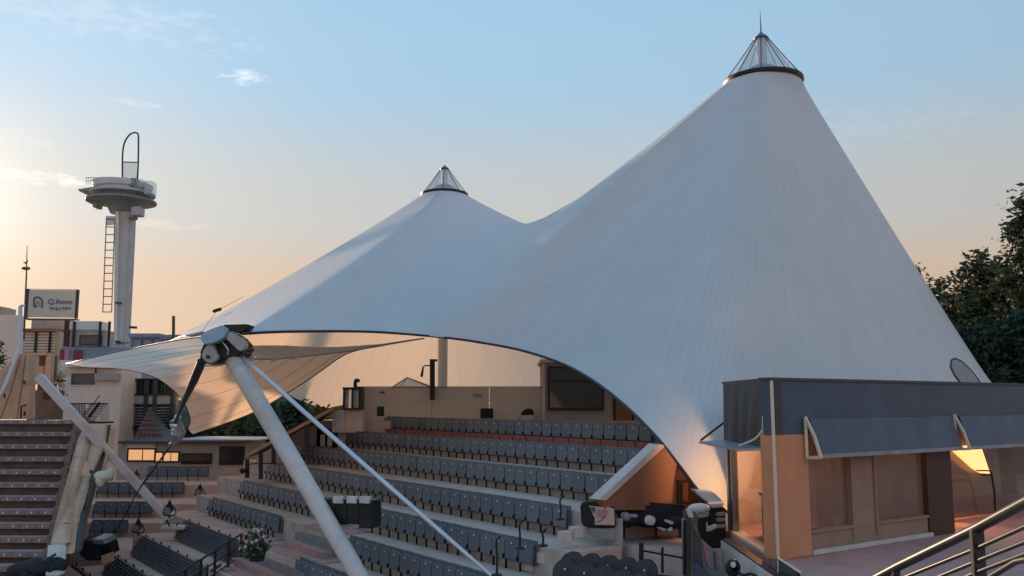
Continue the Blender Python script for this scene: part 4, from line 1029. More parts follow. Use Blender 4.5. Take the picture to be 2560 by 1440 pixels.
# short rail on the platform edge
sr = thing('platform_rail', 'short black railing of posts and one bar on the platform edge', 'railing', tuple(W(1660, 1440, 18.6)))
for x, y0, y1, D, w in ((1603, 1357, 1412, 19.0, .09), (1656, 1368, 1432, 18.7, .05), (1712, 1300, 1436, 18.5, .06)): MB().bar(W(x, y0, D), W(x, y1, D), w, w).build('post', 'black_metal', sr)
MB().bar(W(1603, 1376, 19.0), W(1714, 1396, 18.5), .035).build('bar', 'black_metal', sr)
pw = thing('platform_parapet', 'pale low parapet block below the platform edge', 'parapet', tuple(G(1600, 1400, -3.9)))
MB().prism([G(1372, 1337, -3.305), G(1606, 1370, -3.305), G(1612, 1400, -3.75), G(1372, 1372, -3.75)], (0, .0, -.02)).build('face', 'concrete_light', pw)
for i, (x, y) in enumerate(((1440, 1330), (1412, 1342))):
    bx = thing('concrete_block', ['pale cube block beside the screen stand', 'pale lower block left of the screen stand'][i], 'block', tuple(W(x, y + 12, 20.7)))
    MB().box(W(x, y, 20.8 - i * .2), (.26, .26, .24), .4).build('block', 'concrete_light', bx, bevel=.012)
# loose stage cables and stands in front of the middle rows
for i, (x, y0, y1, D) in enumerate(((1300, 1300, 1372, 17.9), (1358, 1320, 1366, 17.6), (1243, 1340, 1440, 16.6), (1402, 1238, 1300, 20))):
    t = thing('cable_stand', f'thin black stand {["before the end of the fifth row", "near the last seats of the fifth row", "tall beside the foot of the thin strut", "at the end of the fourth row"][i]}', 'stand', tuple(W(x, y1, D)))
    MB().tube(smoothpath([W(x + 8, y0, D), W(x - 2, y0 + 14, D), W(x, (y0 + y1) / 2, D), W(x - 1, y1, D)], 3), .022, 6).build('rod', 'black_metal', t)
    MB().lathe(W(x - 1, y1, D), [(.10, 0), (.10, .03), (.03, .06)], 10).build('foot', 'black_metal', t)
bn = thing('litter_bin', 'dark square kiosk bin between the seats at the aisle', 'bin', tuple(W(880, 1325, 23.2)))
bf = Face(tuple(W(880, 1325, 22.4).to_2d()), (.93, -.30))
for x0, x1 in ((812, 838), (840, 866), (868, 896)): bf.rect(MB(), x0, 1252, x1, 1312, -.5, 0).build('door_panel', 'black_metal', bn, bevel=.01)
bf.rect(MB(), 898, 1256, 930, 1322, -.5, 0).build('side', 'cloth_black', bn, bevel=.01)
bf.rect(MB(), 806, 1246, 934, 1254, -.55, .05).build('top', 'slate_dark', bn, bevel=.01)
for x0 in (836, 870, 902): bf.rect(MB(), x0, 1240, x0 + 24, 1258, -.06, .08).build('notice', 'cloth_white', bn, bevel=.006)

# ================================================================== LEFT STAND
NROW = 14
def st_row(i):
    "level relative to the eye, depth, right end of a row of the left stand"
    y_img = 1050 + i * 29.5 + .55 * i * i * .35
    D = 37.0 - 1.0 * i; z = -(y_img - 1005) / F * D * .995
    xr = W(192 - i * 6.9, y_img, D).x
    return z, D, xr
lsd = MB()
for i in range(NROW):
    z, D, xr = st_row(i); z2 = st_row(i + 1)[0]
    struct(MB().box(((xr - 34) / 2 - .15, D + .35, (E + z - .42) / 2), (xr + 34 - .3, 1.35, max(.2, E + z - .42))).build('stand_step', 'stand_concrete'))
for i in range(NROW):
    z, D, xr = st_row(i); top = E + z
    b = thing('stand_bench', f'brown bench with numbered seats, {word(i + 1)} row from the top of the left stand', 'bench', (xr, D, top), 'brown benches of the left stand')
    x = xr; n = 0; wseat = .47
    while x > W(-40, 1200, D).x and n < 16:
        m = MB(); m.prism([(x - wseat + .006, D - .28, top - .15), (x - .006, D - .28, top - .15), (x - .006, D - .24, top), (x - wseat + .006, D - .24, top)], (0, .05, 0))
        m.prism([(x - wseat + .006, D - .24, top - .03), (x - .006, D - .24, top - .03), (x - .006, D + .16, top - .02), (x - wseat + .006, D + .16, top - .02)], (0, 0, .03))
        s_ = m.build('seat', 'stand_seat', b)
        MB().lathe((x - wseat / 2, D - .272, top - .075), [(.032, 0), (.032, .012), (0, .014)], 8, Matrix.Rotation(R(90), 3, 'X')).build('number_plate', 'seat_plate', s_)
        x -= wseat; n += 1
    MB().box((xr - n * wseat / 2, D - .05, top - .24), (n * wseat, .12, .38)).build('support', 'stand_concrete', b)
# dark curb with studs along the right end of the stand
cu = thing('stand_curb', 'brown stepped side curb along the right end of the left stand', 'curb', (st_row(0)[2], 36, 0))
for i in range(NROW):
    z, D, xr = st_row(i); MB().box((xr + .14, D + .15, E + z - .2), (.22, 1.0, .62)).build('block', 'stand_seat', cu, bevel=.015)

# ramp wall and pale planks above the stand
rw = thing('ramp_wall', 'pale plank clad wall of the ramp rising behind the left stand', 'ramp', tuple(W(30, 1045, 40)))
for i, poly in enumerate(([(0, 1048), (-60, 1048), (-60, 980), (40, 892), (52, 884), (26, 980)], [(2, 1048), (28, 978), (54, 884), (64, 884), (42, 1048)], [(44, 1048), (66, 884), (75, 884), (74, 1048)])):
    lay(poly, 40 - i * .12, .5, 'plank', 'timber_pale', rw)
MB().tube(smoothpath([W(-20, 1000, 39.4), W(2, 985, 39.4), W(25, 935, 39.6), W(43, 884, 39.8), W(50, 850, 40), W(51, 766, 40.2)], 5), .09, 10).build('tube_rail', 'steel_white', rw, smooth='auto')
MB().tube([W(51, 764, 40.2), W(62, 764, 40.2)], .05, 6).build('tube_rail', 'steel_white', rw)
for x, y in ((57, 962), (58, 1040), (8, 995)): lay([(x, y - 12), (x + 4, y - 12), (x + 4, y), (x, y)], 39.6, .08, 'bracket', 'brown_frame', rw)
MB().tube([W(52, 1046, 39.5), W(53, 1016, 39.5), W(66, 1012, 39.5)], .04, 6).build('handle', 'black_metal', rw)
bh = thing('brown_hut', 'brown flat-fronted hut with open dark loft above the left stand', 'hut', tuple(W(110, 1048, 44)))
hf = front(43)
hf.rect(MB(), 72, 975, 128, 1050, -1.1, 0).build('wall', 'timber_dark', bh)
hf.rect(MB(), 70, 882, 118, 888, -1.2, .15).build('roof', 'timber_pale', bh)
hf.rect(MB(), 74, 888, 110, 975, -1.1, -.9).build('loft_wall', 'timber_dark', bh)
hf.rect(MB(), 116, 884, 124, 974, -.3, .02).build('post', 'timber_pale', bh)
hf.rect(MB(), 75, 914, 98, 952, -.8, -.3).build('box', 'timber_pale', bh)
hf.rect(MB(), 70, 952, 118, 960, -1.05, .04).build('ledge', 'timber_pale', bh)
hf.rect(MB(), 110, 968, 126, 998, .0, .06).build('hatch', 'brown_frame', bh)
sh = thing('shrub', 'small pale leafed shrub beside the brown hut', 'shrub', tuple(W(140, 975, 44.5)))

# ---- sign building and the buildings behind ---------------------------------
sb = thing('sign_building', 'terraced building with a cream sign on its roof at the left', 'building', tuple(W(115, 900, 62)))
sf = front(62)
sf.rect(MB(), 60, 829, 140, 960, -1.5, 0).build('wall', 'building_pale', sb)
sf.rect(MB(), 58, 822, 142, 829, -1.5, .3).build('parapet', 'wall_brown', sb)
sf.rect(MB(), 64, 795, 150, 822, -2, -.8).build('upper_wall', 'wall_grey', sb)
for i in range(7): sf.rect(MB(), 62, 832 + i * 7.2, 138, 835.5 + i * 7.2, .02, .09).build('slat', 'wall_cream', sb)
for x in (91, 126): sf.rect(MB(), x, 826, x + 2.2, 882, .1, .16).build('mullion', 'black_metal', sb)
sgn = thing('billboard', 'cream billboard with an arch emblem and dark lettering on the roof at the left', 'billboard', tuple(W(130, 795, 60.5)))
gf = Face(tuple(W(130, 760, 60.5).to_2d()), (1, .10))
gf.rect(MB(), 68, 724, 191, 794, -.12, 0).build('panel', 'sign_cream', sgn, bevel=.01)
for a in ((66, 722, 193, 724), (66, 722, 68, 795), (191, 724, 193, 796)): gf.rect(MB(), *a, -.14, .03).build('frame', 'dark_steel', sgn)
gf.rect(MB(), 64, 796, 192, 800, -.5, .2).build('ledge', 'timber_dark', sgn)
def gp_(x, y, d=.03): return gf.at(*gf.sz(x, y), d)
MB().tube(smoothpath([gp_(86, 768), gp_(85, 755), gp_(87, 745), gp_(95, 743), gp_(103, 747), gp_(106, 757), gp_(106, 769)], 4), .045, 6).build('emblem', 'sign_blue', sgn)
MB().tube([gp_(86, 768), gp_(93, 766)], .035, 6).build('emblem', 'sign_blue', sgn)
MB().tube(smoothpath([gp_(90, 765), gp_(91, 757), gp_(95, 754), gp_(99, 760), gp_(100, 766)], 3), .035, 6).build('emblem', 'sign_pink', sgn)
rzs = math.atan2(gf.e.y, gf.e.x)
text('Q.ihonn', gp_(151, 755), .50, 'sign_blue', 'lettering', sgn, rzs, .01)
text('nu.g.s.ionn', gp_(151, 770), .34, 'sign_blue', 'lettering', sgn, rzs, .01)
am = thing('antenna_mast', 'thin mast with a floodlight and a small vane at the far left', 'mast', tuple(W(62, 840, 59)))
MB().tube([W(60, 850, 59), W(63, 760, 59), (W(66, 690, 59)), W(68, 614, 59)], [.06, .06, .05, .02], 8).build('pole', 'dark_steel', am)
MB().ball(W(65, 671, 58.9), .22, 10, 6, (1.4, .9, .55)).build('floodlight', 'timber_dark', am, smooth=True)
lay([(56, 654), (64, 655), (70, 649), (66, 661), (63, 660)], 58.95, .08, 'vane', 'timber_dark', am)
fb = thing('tall_block', 'pale block building cut by the left edge below the sun', 'building', tuple(W(0, 900, 78)))
tf = front(78)
tf.rect(MB(), -90, 770, 0, 1000, -1.5, 0).build('wall', 'building_pale', fb); tf.rect(MB(), 4, 788, 30, 1000, -1.2, .4).build('wall', 'wall_cream', fb)
for y in (800, 822, 846, 866): 
    wv = tf.rect(MB(), -18, y, -4, y + 12, .002, .06).build('window', 'window_dark', fb); tf.rect(MB(), -20, y + 12, -2, y + 14, .002, .2).build('sill', 'wall_cream', wv)
tf.rect(MB(), -92, 766, 2, 770, -1.6, .3).build('roof', 'wall_grey', fb)

# white middle building
wb = thing('white_building', 'white flat-roofed building with one dark window behind the crossing beam', 'building', tuple(W(230, 1050, 56)))
mf = front(56)
mf.rect(MB(), 152, 900, 288, 1240, -3, 0).build('wall', 'wall_cream', wb)
mf.rect(MB(), 138, 866, 300, 900, -3, -.8).build('upper_wall', 'building_blue', wb)
mf.rect(MB(), 172, 909, 300, 918, .002, .5).build('lintel', 'steel_white', wb)
wn = mf.rect(MB(), 177, 930, 242, 965, .002, .06).build('window', 'steel_white', wb)
mf.rect(MB(), 180, 933, 208, 962, .062, .075).build('pane', 'window_dark', wn); mf.rect(MB(), 210, 933, 239, 962, .062, .075).build('pane', 'window_dark', wn)
mf.rect(MB(), 170, 874, 190, 904, -.79, -.7).build('sign_panel', 'sign_red', wb)
mf.rect(MB(), 136, 872, 146, 900, -.79, -.7).build('banner', 'sign_red', wb); mf.rect(MB(), 147, 872, 157, 900, -.79, -.7).build('banner', 'sign_pink', wb)
mf.rect(MB(), 242, 934, 300, 951, .002, .3).build('ledge', 'wall_grey', wb)
MB().tube([mf.at(*mf.sz(243, 916), .2), mf.at(*mf.sz(243, 950), .2)], .05, 6).build('pipe', 'black_metal', wb)
rp2 = thing('roof_pavilion', 'small grey roof house with a white top on the white building', 'roof house', tuple(W(225, 865, 57)))
qf = front(57.4)
qf.rect(MB(), 172, 826, 262, 866, -1.3, 0).build('wall', 'wall_grey', rp2); qf.rect(MB(), 170, 803, 250, 826, -1.3, .1).build('top', 'steel_white', rp2, bevel=.05)
qf.rect(MB(), 164, 802, 172, 866, -1.2, .12).build('side', 'brown_frame', rp2)
for x in (186, 251, 274): qf.rect(MB(), x, 804, x + 2.5, 866, .12, .18).build('post', 'black_metal', rp2)
w3 = qf.rect(MB(), 200, 838, 254, 863, .002, .06).build('window', 'black_metal', rp2); qf.rect(MB(), 203, 841, 251, 861, .062, .07).build('pane', 'window_dark', w3)
# iron stair and landing
ir = thing('iron_stair', 'dark iron stair with railings below the white building', 'stair', tuple(W(225, 1060, 52)))
for i in range(9):
    MB().box(W(216 + i * 3.6, 1052 - i * 5, 52 + i * .05), (.9, .35, .05)).build('tread', 'black_metal', ir)
for d in (0, .9):
    MB().bar(W(212, 1056, 52 + d), W(250, 1006, 52.4 + d), .06, .16).build('stringer', 'black_metal', ir)
    MB().bar(W(212, 1036, 52 + d), W(250, 988, 52.4 + d), .05).build('handrail', 'dark_steel', ir)
for i in range(9): MB().bar(W(178 + i * 4.2, 1010, 52.2), W(178 + i * 4.2, 1052, 52.2), .04).build('baluster', 'black_metal', ir)
MB().bar(W(174, 1009, 52.2), W(270, 1009, 52.2), .07).build('handrail', 'black_metal', ir); MB().box(W(220, 1056, 52.3), (2.4, 1.4, .10)).build('landing', 'black_metal', ir)
for i in range(6): MB().bar(W(252 + i * 3.8, 1012, 52.2), W(252 + i * 3.8, 1052, 52.2), .035).build('baluster', 'rail_grey', ir)

# observation tower
TD = 112
tw = thing('tower', 'tall pale concrete tower with a round crow nest, ladder and loop on top', 'tower', tuple(W(298, 1000, TD)))
def tq(x, y, d=0): return W(x, y, TD + d)
sx = lambda px: px / F * TD
MB().prism([tq(272, 1010), tq(284, 860), tq(288, 560), tq(288, 528), tq(326, 528), tq(323, 600), tq(317, 720), tq(311, 835), tq(308, 1010)], (0, 1.9, 0)).build('shaft', 'tower_concrete', tw, bevel=.12)
MB().prism([tq(284, 860, -.25), tq(287, 560, -.25), tq(288, 528, -.25), tq(297, 528, -.25), tq(297, 560, -.25), tq(292, 860, -.25)], (0, .24, 0)).build('pilaster', 'steel_white', tw)
cc = tq(306, 505, 1.3)
def zpx(y): return W(306, y, TD + 1.3).z - cc.z
k = (TD + 1.3) / F
def disc(x, prof, nm, m, sq=1): 
    MB().lathe(cc + Vector(((x - 306) * k, 0, 0)), [(r * k, zpx(y)) for r, y in prof], 28).build(nm, m, tw, smooth='auto')
disc(302, [(24, 534), (29, 524), (34, 514), (44, 508)], 'underside', 'tower_dark')
disc(304, [(66, 508), (84, 506), (84, 502), (70, 499), (60, 498), (60, 488)], 'deck', 'tower_dark')
disc(306, [(60, 490), (78, 488), (78, 483), (60, 481)], 'deck', 'tower_concrete')
disc(306, [(64, 488), (64, 476), (70, 473), (72, 463), (58, 460), (20, 458)], 'upper_deck', 'steel_white')
disc(298, [(24, 458), (66, 462), (66, 458), (24, 454)], 'ring_roof', 'steel_white')
MB().prism([tq(194, 473), tq(238, 466), tq(244, 474), tq(232, 478), tq(198, 478)], (0, 2.5, 0)).build('wing', 'tower_dark', tw)
MB().prism([tq(212, 502), tq(240, 496), tq(244, 504), tq(222, 507)], (0, 2, 0)).build('wing', 'tower_dark', tw)
for x, y, w_, h_, m in ((246, 462, 16, 14, 'steel_white'), (352, 462, 22, 22, 'glass'), (376, 472, 20, 34, 'glass'), (338, 458, 16, 20, 'tower_dark'), (262, 484, 18, 14, 'steel_white'), (286, 468, 30, 10, 'steel_white'), (345, 530, 22, 22, 'tower_concrete'), (332, 540, 14, 16, 'tower_dark'), (244, 516, 12, 10, 'tower_dark')):
    MB().box(tq(x, y, random.uniform(-.8, .2)), (w_ * k, 1.6, h_ * k)).build('equipment_box', m, tw, bevel=.08)
for i in range(22):
    x = 216 + i * 4.7; MB().bar(tq(x, 444, -.9), tq(x, 462, -.9), .045).build('railing_post', 'steel_white', tw)
MB().bar(tq(214, 444, -.9), tq(318, 444, -.9), .08).build('railing_bar', 'steel_white', tw); MB().bar(tq(214, 452, -.9), tq(318, 452, -.9), .06).build('railing_bar', 'steel_white', tw)
loop = smoothpath([tq(306, 460), tq(306, 420), tq(307, 380), tq(312, 355), tq(323, 338), tq(334, 332), tq(343, 333), tq(346, 342), tq(346, 380), tq(345, 420), tq(343, 460)], 5)
MB().tube(loop, .11, 8).build('loop_frame', 'dark_steel', tw, smooth='auto')
MB().prism([tq(308, 405), tq(341, 406), tq(341, 458), tq(308, 458)], (0, .12, 0)).build('loop_panel', 'glass', tw)
MB().bar(tq(307, 405), tq(344, 406), .12).build('loop_bar', 'dark_steel', tw)
for px in ((266, 544, 257, 781), (287, 548, 279, 781)): MB().bar(tq(px[0], px[1], -.9), tq(px[2], px[3], -.9), .10).build('ladder_rail', 'tower_dark', tw)
for i in range(13):
    f = i / 12; MB().bar(tq(266 - 9 * f, 548 + 232 * f, -.9), tq(287 - 8 * f, 548 + 232 * f, -.9), .11).build('rung', 'dark_steel', tw)
MB().prism([tq(265, 540, -.9), tq(288, 540, -.9), tq(288, 560, -.9), tq(265, 562, -.9)], (0, .3, 0)).build('ladder_head', 'steel_white', tw)
MB().box(tq(296, 757, -.2), (14 * k, .4, 4 * k)).build('bracket', 'sign_blue', tw); MB().bar(tq(324, 818), tq(342, 819), .3).build('bracket', 'dark_steel', tw)
MB().bar(tq(288, 853, -.2), tq(300, 855, -.2), .22).build('lamp', 'leaf_teal', tw)
MB().bar(tq(288, 858, -.2), tq(322, 857, -.2), .12).build('bracket', 'black_metal', tw)

# low blue building right of the tower, lattice building below
lb = thing('blue_building', 'low bluish building with a row of windows right of the tower', 'building', tuple(W(400, 900, 84)))
lbf = front(84)
lbf.rect(MB(), 326, 842, 480, 990, -3, 0).build('wall', 'building_blue', lb)
lbf.rect(MB(), 324, 834, 400, 843, -2.4, .3).build('roof', 'building_blue', lb); lbf.rect(MB(), 421, 837, 460, 843, -2.5, .25).build('roof', 'building_blue', lb)
for i in range(6):
    wv = lbf.rect(MB(), 332 + i * 26, 848, 354 + i * 26, 878, .002, .06).build('window', 'sign_blue', lb); lbf.rect(MB(), 334 + i * 26, 850, 352 + i * 26, 876, .062, .07).build('pane', 'building_blue', wv)
pm = thing('roof_mast', 'dark upright pole that carries the far left corner of the white roof', 'mast', tuple(W(433, 1000, 53.4)))
MB().bar(W(433, 1010, 53.4), W(434, 790, 53.4), .14).build('pole', 'dark_steel', pm); MB().bar(W(400, 862, 53.1), W(433, 850, 53.4), .05).build('tie', 'dark_steel', pm)
fl_ = thing('cable_light', 'black oblong light fixed to the stay in front of the far slope of the roof', 'light', tuple(W(543, 775, 47)))
MB().bar(W(532, 779, 47), W(554, 772, 47), .17, .17).build('lamp_body', 'black_metal', fl_, bevel=.04)
MB().tube([W(608, 742, 50), W(543, 776, 47.1), W(500, 836, 40)], .012, 5).build('wire', 'dark_steel', fl_)

lt = thing('lattice_building', 'dark glazed lattice building with steel posts behind the sail', 'building', tuple(W(375, 1100, 58)))
lf2 = front(58)
lf2.rect(MB(), 318, 948, 420, 1110, -1.5, -.3).build('wall', 'window_dark', lt)
for x in (318, 362, 384, 428): lf2.rect(MB(), x, 946, x + 3, 1108, -.3, .02).build('post', 'dark_steel', lt)
for y in (946, 985, 1010, 1068): lf2.rect(MB(), 318, y, 432, y + 3.5, -.3, .05).build('beam', 'black_metal', lt)
lf2.rect(MB(), 322, 988, 428, 1010, -.3, -.02).build('panel', 'wall_grey', lt)
for i in range(7): lf2.rect(MB(), 322, 1018 + i * 7, 428, 1020 + i * 7, -.1, .0).build('rail', 'rail_grey', lt)
for i in range(12): lf2.rect(MB(), 325 + i * 8.6, 950, 326.4 + i * 8.6, 985, -.28, -.2).build('mesh_bar', 'leaf_teal', lt)
for i in range(5): lf2.rect(MB(), 322, 955 + i * 6, 428, 956.4 + i * 6, -.27, -.19).build('mesh_bar', 'leaf_teal', lt)
lf2.rect(MB(), 284, 1015, 304, 1110, -1, .1).build('pier', 'wall_grey', lt); lf2.rect(MB(), 268, 1075, 282, 1150, -.8, .1).build('pier', 'wall_brown', lt)
pyr = thing('pyramid_roof', 'small red gridded pyramid roof in front of the lattice building', 'roof', tuple(W(375, 1100, 56.5)))
apx = W(374, 1016, 56.8); bs = [W(332, 1100, 55.8), W(410, 1100, 55.8), W(410, 1100, 55.8) + Vector((0, 2, 0)), W(332, 1100, 55.8) + Vector((0, 2, 0))]
for r_ in range(7):
    for c_ in range(6):
        f0, f1 = r_ / 7 + .012, (r_ + 1) / 7 - .012
        a0, a1 = bs[0].lerp(bs[1], c_ / 6 + .008), bs[0].lerp(bs[1], (c_ + 1) / 6 - .008)
        MB().prism([a0.lerp(apx, f0), a1.lerp(apx, f0), a1.lerp(apx, f1), a0.lerp(apx, f1)], (0, .06, 0)).build('tile', 'roof_tile', pyr)
MB().add([p + Vector((0, .09, 0)) for p in bs] + [apx + Vector((0, .09, 0))], [(0, 1, 4), (1, 2, 4), (2, 3, 4), (3, 0, 4)]).build('deck', 'slate_dark', pyr)
for i in range(2): MB().bar(bs[i], (bs[i].x, bs[i].y, .0), .12).build('post', 'black_metal', pyr)
# low service building with lit windows
sv = thing('service_building', 'low grey building with a strip of orange lit windows behind the left seats', 'building', tuple(W(430, 1170, 50)))
vf = front(50)
vf.rect(MB(), 306, 1108, 610, 1215, -4, 0).build('wall', 'wall_grey', sv)
vf.rect(MB(), 302, 1102, 612, 1108.5, -4.2, .4).build('roof', 'slate_dark', sv); vf.rect(MB(), 440, 1098, 650, 1102, -4.2, .42).build('roof_edge', 'rail_grey', sv)
vf.rect(MB(), 320, 1107, 390, 1120, .002, .12).build('blind', 'cloth_white', sv)
w1 = vf.rect(MB(), 320, 1120, 390, 1154, .002, .08).build('window', 'black_metal', sv)
for x0, x1 in ((324, 356), (360, 386)): vf.rect(MB(), x0, 1124, x1, 1150, .082, .09).build('pane', 'window_lit', w1)
w2 = vf.rect(MB(), 386, 1128, 450, 1156, .006, .078).build('window', 'black_metal', sv)
for x0, x1 in ((392, 406), (412, 427), (430, 446)): vf.rect(MB(), x0, 1132, x1, 1152, .082, .09).build('pane', 'window_lit', w2)
w4 = vf.rect(MB(), 455, 1133, 530, 1160, .002, .08).build('window', 'black_metal', sv); vf.rect(MB(), 458, 1136, 527, 1157, .082, .09).build('pane', 'dark_glass', w4)
w5 = vf.rect(MB(), 550, 1116, 612, 1162, .002, .08).build('window', 'black_metal', sv); vf.rect(MB(), 553, 1120, 578, 1158, .082, .09).build('pane', 'window_dark', w5); vf.rect(MB(), 581, 1120, 608, 1158, .082, .09).build('pane', 'dark_glass', w5)

# ================================================================== LEFT FLAT BLOCK OF SEATS AND SLATTED BENCHES
blk = [(370, 535, 1166, -3.4), (245, 480, 1206, -4.0), (236, 395, 1254, -4.6), (228, 340, 1300, -5.2)]
names = ['topmost', 'second', 'third', 'lowest']
for k, (xa, xb, y, z) in enumerate(blk):
    p0, p1 = G(xa, y, z), G(xb, y, z); D = p0.y
    nxt = G(xa, blk[k + 1][2], blk[k + 1][3]).y if k < 3 else D - 3.5
    zf_ = E + z - LEG
    struct(MB().box(((p0.x + p1.x) / 2 - 1.0, (D + .25 + nxt + .2) / 2, zf_ / 2), (p1.x - p0.x + 8, D - nxt + .05, zf_)).build('seating_terrace', 'concrete', bevel=.02))
    n = max(3, int((p1.x - p0.x) / SP))
    for i in range(n):
        lab = f'dark seat, {word(i + 1)} from the left in the {names[k]} row of the small left block'
        put_seat(seat_a, (p0.x + SP * (i + .5), D, zf_), random.uniform(-.02, .02), lab, f'dark seats in the {names[k]} row of the small left block')
# slatted benches on the lower left terraces
bench_px = {6: (465, 596, 1297), 7: (356, 512, 1336), 8: (286, 400, 1386), 9: (182, 262, 1406)}
bn_lab = {6: 'long dark slatted bench nearest the pylon on the lower left terraces', 7: 'long dark slatted bench in the middle of the lower left terraces', 8: 'dark slatted bench third down the lower left terraces', 9: 'dark slatted bench in the bottom left corner by the red ramp'}
for k, (xa, xb, y) in bench_px.items():
    p0 = G(xa, y, ZK[k]); ta = 0.0
    s = dir_px(xb, 1300); s = s.x / s.y; tb = (s * p0.y - p0.x) / (U.x - s * U.y)
    t = thing('slatted_bench', bn_lab[k], 'bench', (p0.x, p0.y, p0.z - LEG), 'slatted benches of the lower left terraces')
    for i in range(8):
        z0 = p0.z - LEG + .10 + i * .083
        a, b = p0 + NB * (.055 * i - .40), p0 + U * tb + NB * (.055 * i - .40)
        MB().bar((a.x, a.y, z0), (b.x, b.y, z0), .06, .076).build('slat', 'bench_slat', t, bevel=.006)
    m = max(2, int(abs(tb) / 1.1))
    for i in range(m + 1):
        a = p0 + U * (tb * i / m) + NB * .14; MB().bar((a.x, a.y, p0.z - LEG), (a.x, a.y, p0.z - .02), .05).build('post', 'black_metal', t)
    e = p0 + U * .12; MB().box((e.x, e.y, p0.z - LEG + .33), (.05, .62, .66), RZ + math.pi / 2 + R(90)).build('end_panel', 'timber_pale', t, bevel=.01)
# metal railing at the lower end of the benches
br = thing('bench_railing', 'dark steel railing with red reflectors running below the slatted benches', 'railing', tuple(W(500, 1440, 27)))
r0, r1 = W(424, 1448, 25.5), W(604, 1335, 29.5)
MB().tube([r0, r1], .035, 8).build('handrail', 'dark_steel', br)
MB().tube([r0 - Vector((0, 0, .35)), r1 - Vector((0, 0, .35))], .025, 8).build('rail', 'dark_steel', br)
MB().tube([r0 - Vector((0, 0, .7)), r1 - Vector((0, 0, .7))], .025, 8).build('rail', 'dark_steel', br)
for i in range(6):
    a = r0.lerp(r1, i / 5); MB().bar(a, a - Vector((0, 0, 1.15)), .07).build('post', 'black_metal', br)
for f in (.35, .55, .62): 
    a = r0.lerp(r1, f) - Vector((0, .03, .55)); b = r0.lerp(r1, f + .08) - Vector((0, .03, .55)); MB().bar(a, b, .03, .09).build('reflector', 'sign_red', br)
# flower tub
ft = thing('flower_tub', 'dark tub of white and red flowers beside the pylon walkway', 'flower tub', tuple(W(640, 1400, 26.0)))
MB().lathe(W(642, 1402, 26), [(.20, 0), (.30, .42), (.32, .46), (.26, .46)], 14).build('tub', 'cloth_black', ft, smooth='auto')
for nm, m, n, r in (('foliage', 'flower_green', 60, .42), ('foliage', 'leaf_dark', 60, .46), ('flower', 'flower_white', 34, .44), ('flower', 'flower_red', 18, .34)):
    c = W(636 if nm == 'foliage' else 630, 1362 if nm == 'foliage' else 1348, 25.9); b = MB()
    for i in range(n):
        d = Vector((random.gauss(0, 1), random.gauss(0, 1), random.gauss(0, .8))).normalized() * r * random.uniform(.5, 1)
        if nm == 'flower': b.ball(c + d, random.uniform(.03, .065), 6, 4)
        else:
            q = c + d; u = Vector((random.gauss(0, 1), random.gauss(0, 1), random.gauss(0, 1))).normalized() * .09; v = u.orthogonal().normalized() * .05
            b.add([q - u, q + v, q + u, q - v], [(0, 1, 2, 3)])
    stuff(b.build(nm, m, ft, fix=False))
# black boxes, lamps on the left block
def lampbox(px, py, D, label, s=1.0):
    t = thing('spotlight', label, 'spotlight', tuple(W(px, py + 22, D)), 'black spotlights among the left seats')
    c = W(px, py, D); MB().tube([c + Vector((-.02, -.20 * s, -.02)), c + Vector((0, .2 * s, .05))], [.17 * s, .12 * s], 12).build('barrel', 'black_metal', t, smooth='auto')
    MB().tube([c + Vector((-.02, -.215 * s, -.022)), c + Vector((-.02, -.205 * s, -.02))], .145 * s, 12).build('lens', 'plate_grey', t)
    MB().tube(smoothpath([c + Vector((-.22 * s, 0, .05)), c + Vector((-.22 * s, 0, -.2 * s)), c + Vector((.22 * s, 0, -.2 * s)), c + Vector((.22 * s, 0, .05))], 3), .025 * s, 6).build('yoke', 'black_metal', t)
    MB().bar(c + Vector((0, 0, -.2 * s)), W(px, py + 22, D), .05).build('stand', 'black_metal', t)
    MB().prism([c + Vector((-.12 * s, -.1, .12 * s)), c + Vector((.14 * s, -.1, .12 * s)), c + Vector((.03 * s, -.1, .40 * s))], (0, .05, 0)).build('flap', 'black_metal', t)
lampbox(424, 1274, 33.2, 'black spotlight behind the foot of the pale inclined beam', .95)
lampbox(346, 1318, 33.6, 'black spotlight at the end of the lowest row of the left block', .9)
lampbox(342, 1188, 44, 'small black spotlight near the topmost row of the left block', .7)
lampbox(500, 1228, 40, 'grey spotlight at the right end of the second row of the left block', .9)
spk = thing('speaker_box', 'big black speaker box on the terrace beside the leaning frame', 'speaker', tuple(W(232, 1398, 32.5)))
MB().prism([W(x, y, 32.2) for x, y in ((194, 1352), (252, 1356), (250, 1402), (214, 1402), (198, 1386))], (.15, 1.0, .12)).build('cabinet', 'cloth_black', spk, bevel=.03)
MB().prism([W(x, y, 32.15) for x, y in ((228, 1348), (256, 1350), (262, 1362), (232, 1360))], (.1, .8, .1)).build('top', 'rail_grey', spk, bevel=.02)
MB().prism([W(x, y, 32.1) for x, y in ((254, 1362), (272, 1356), (278, 1382), (258, 1384))], (.1, .5, 0)).build('bracket', 'black_metal', spk, bevel=.02)
ec = thing('end_crate', 'pale small crate standing between the speaker box and the third slatted bench', 'crate', tuple(W(262, 1415, 31.6)))
lay([(252, 1390), (270, 1384), (270, 1408), (254, 1414)], 31.6, .5, 'crate', 'timber_pale', ec, .01)
rr = thing('red_ramp', 'dull red ramp strip in the bottom left corner', 'ramp', tuple(W(170, 1440, 30)))
MB().prism([W(152, 1410, 30.4), W(166, 1410, 30.4), W(232, 1460, 28), W(160, 1460, 28)], (0, .1, -.4)).build('strip', 'tile_pink', rr)
dc = thing('debris_heap', 'heap of dark covered equipment at the foot of the left stand', 'equipment heap', tuple(W(90, 1430, 26)))
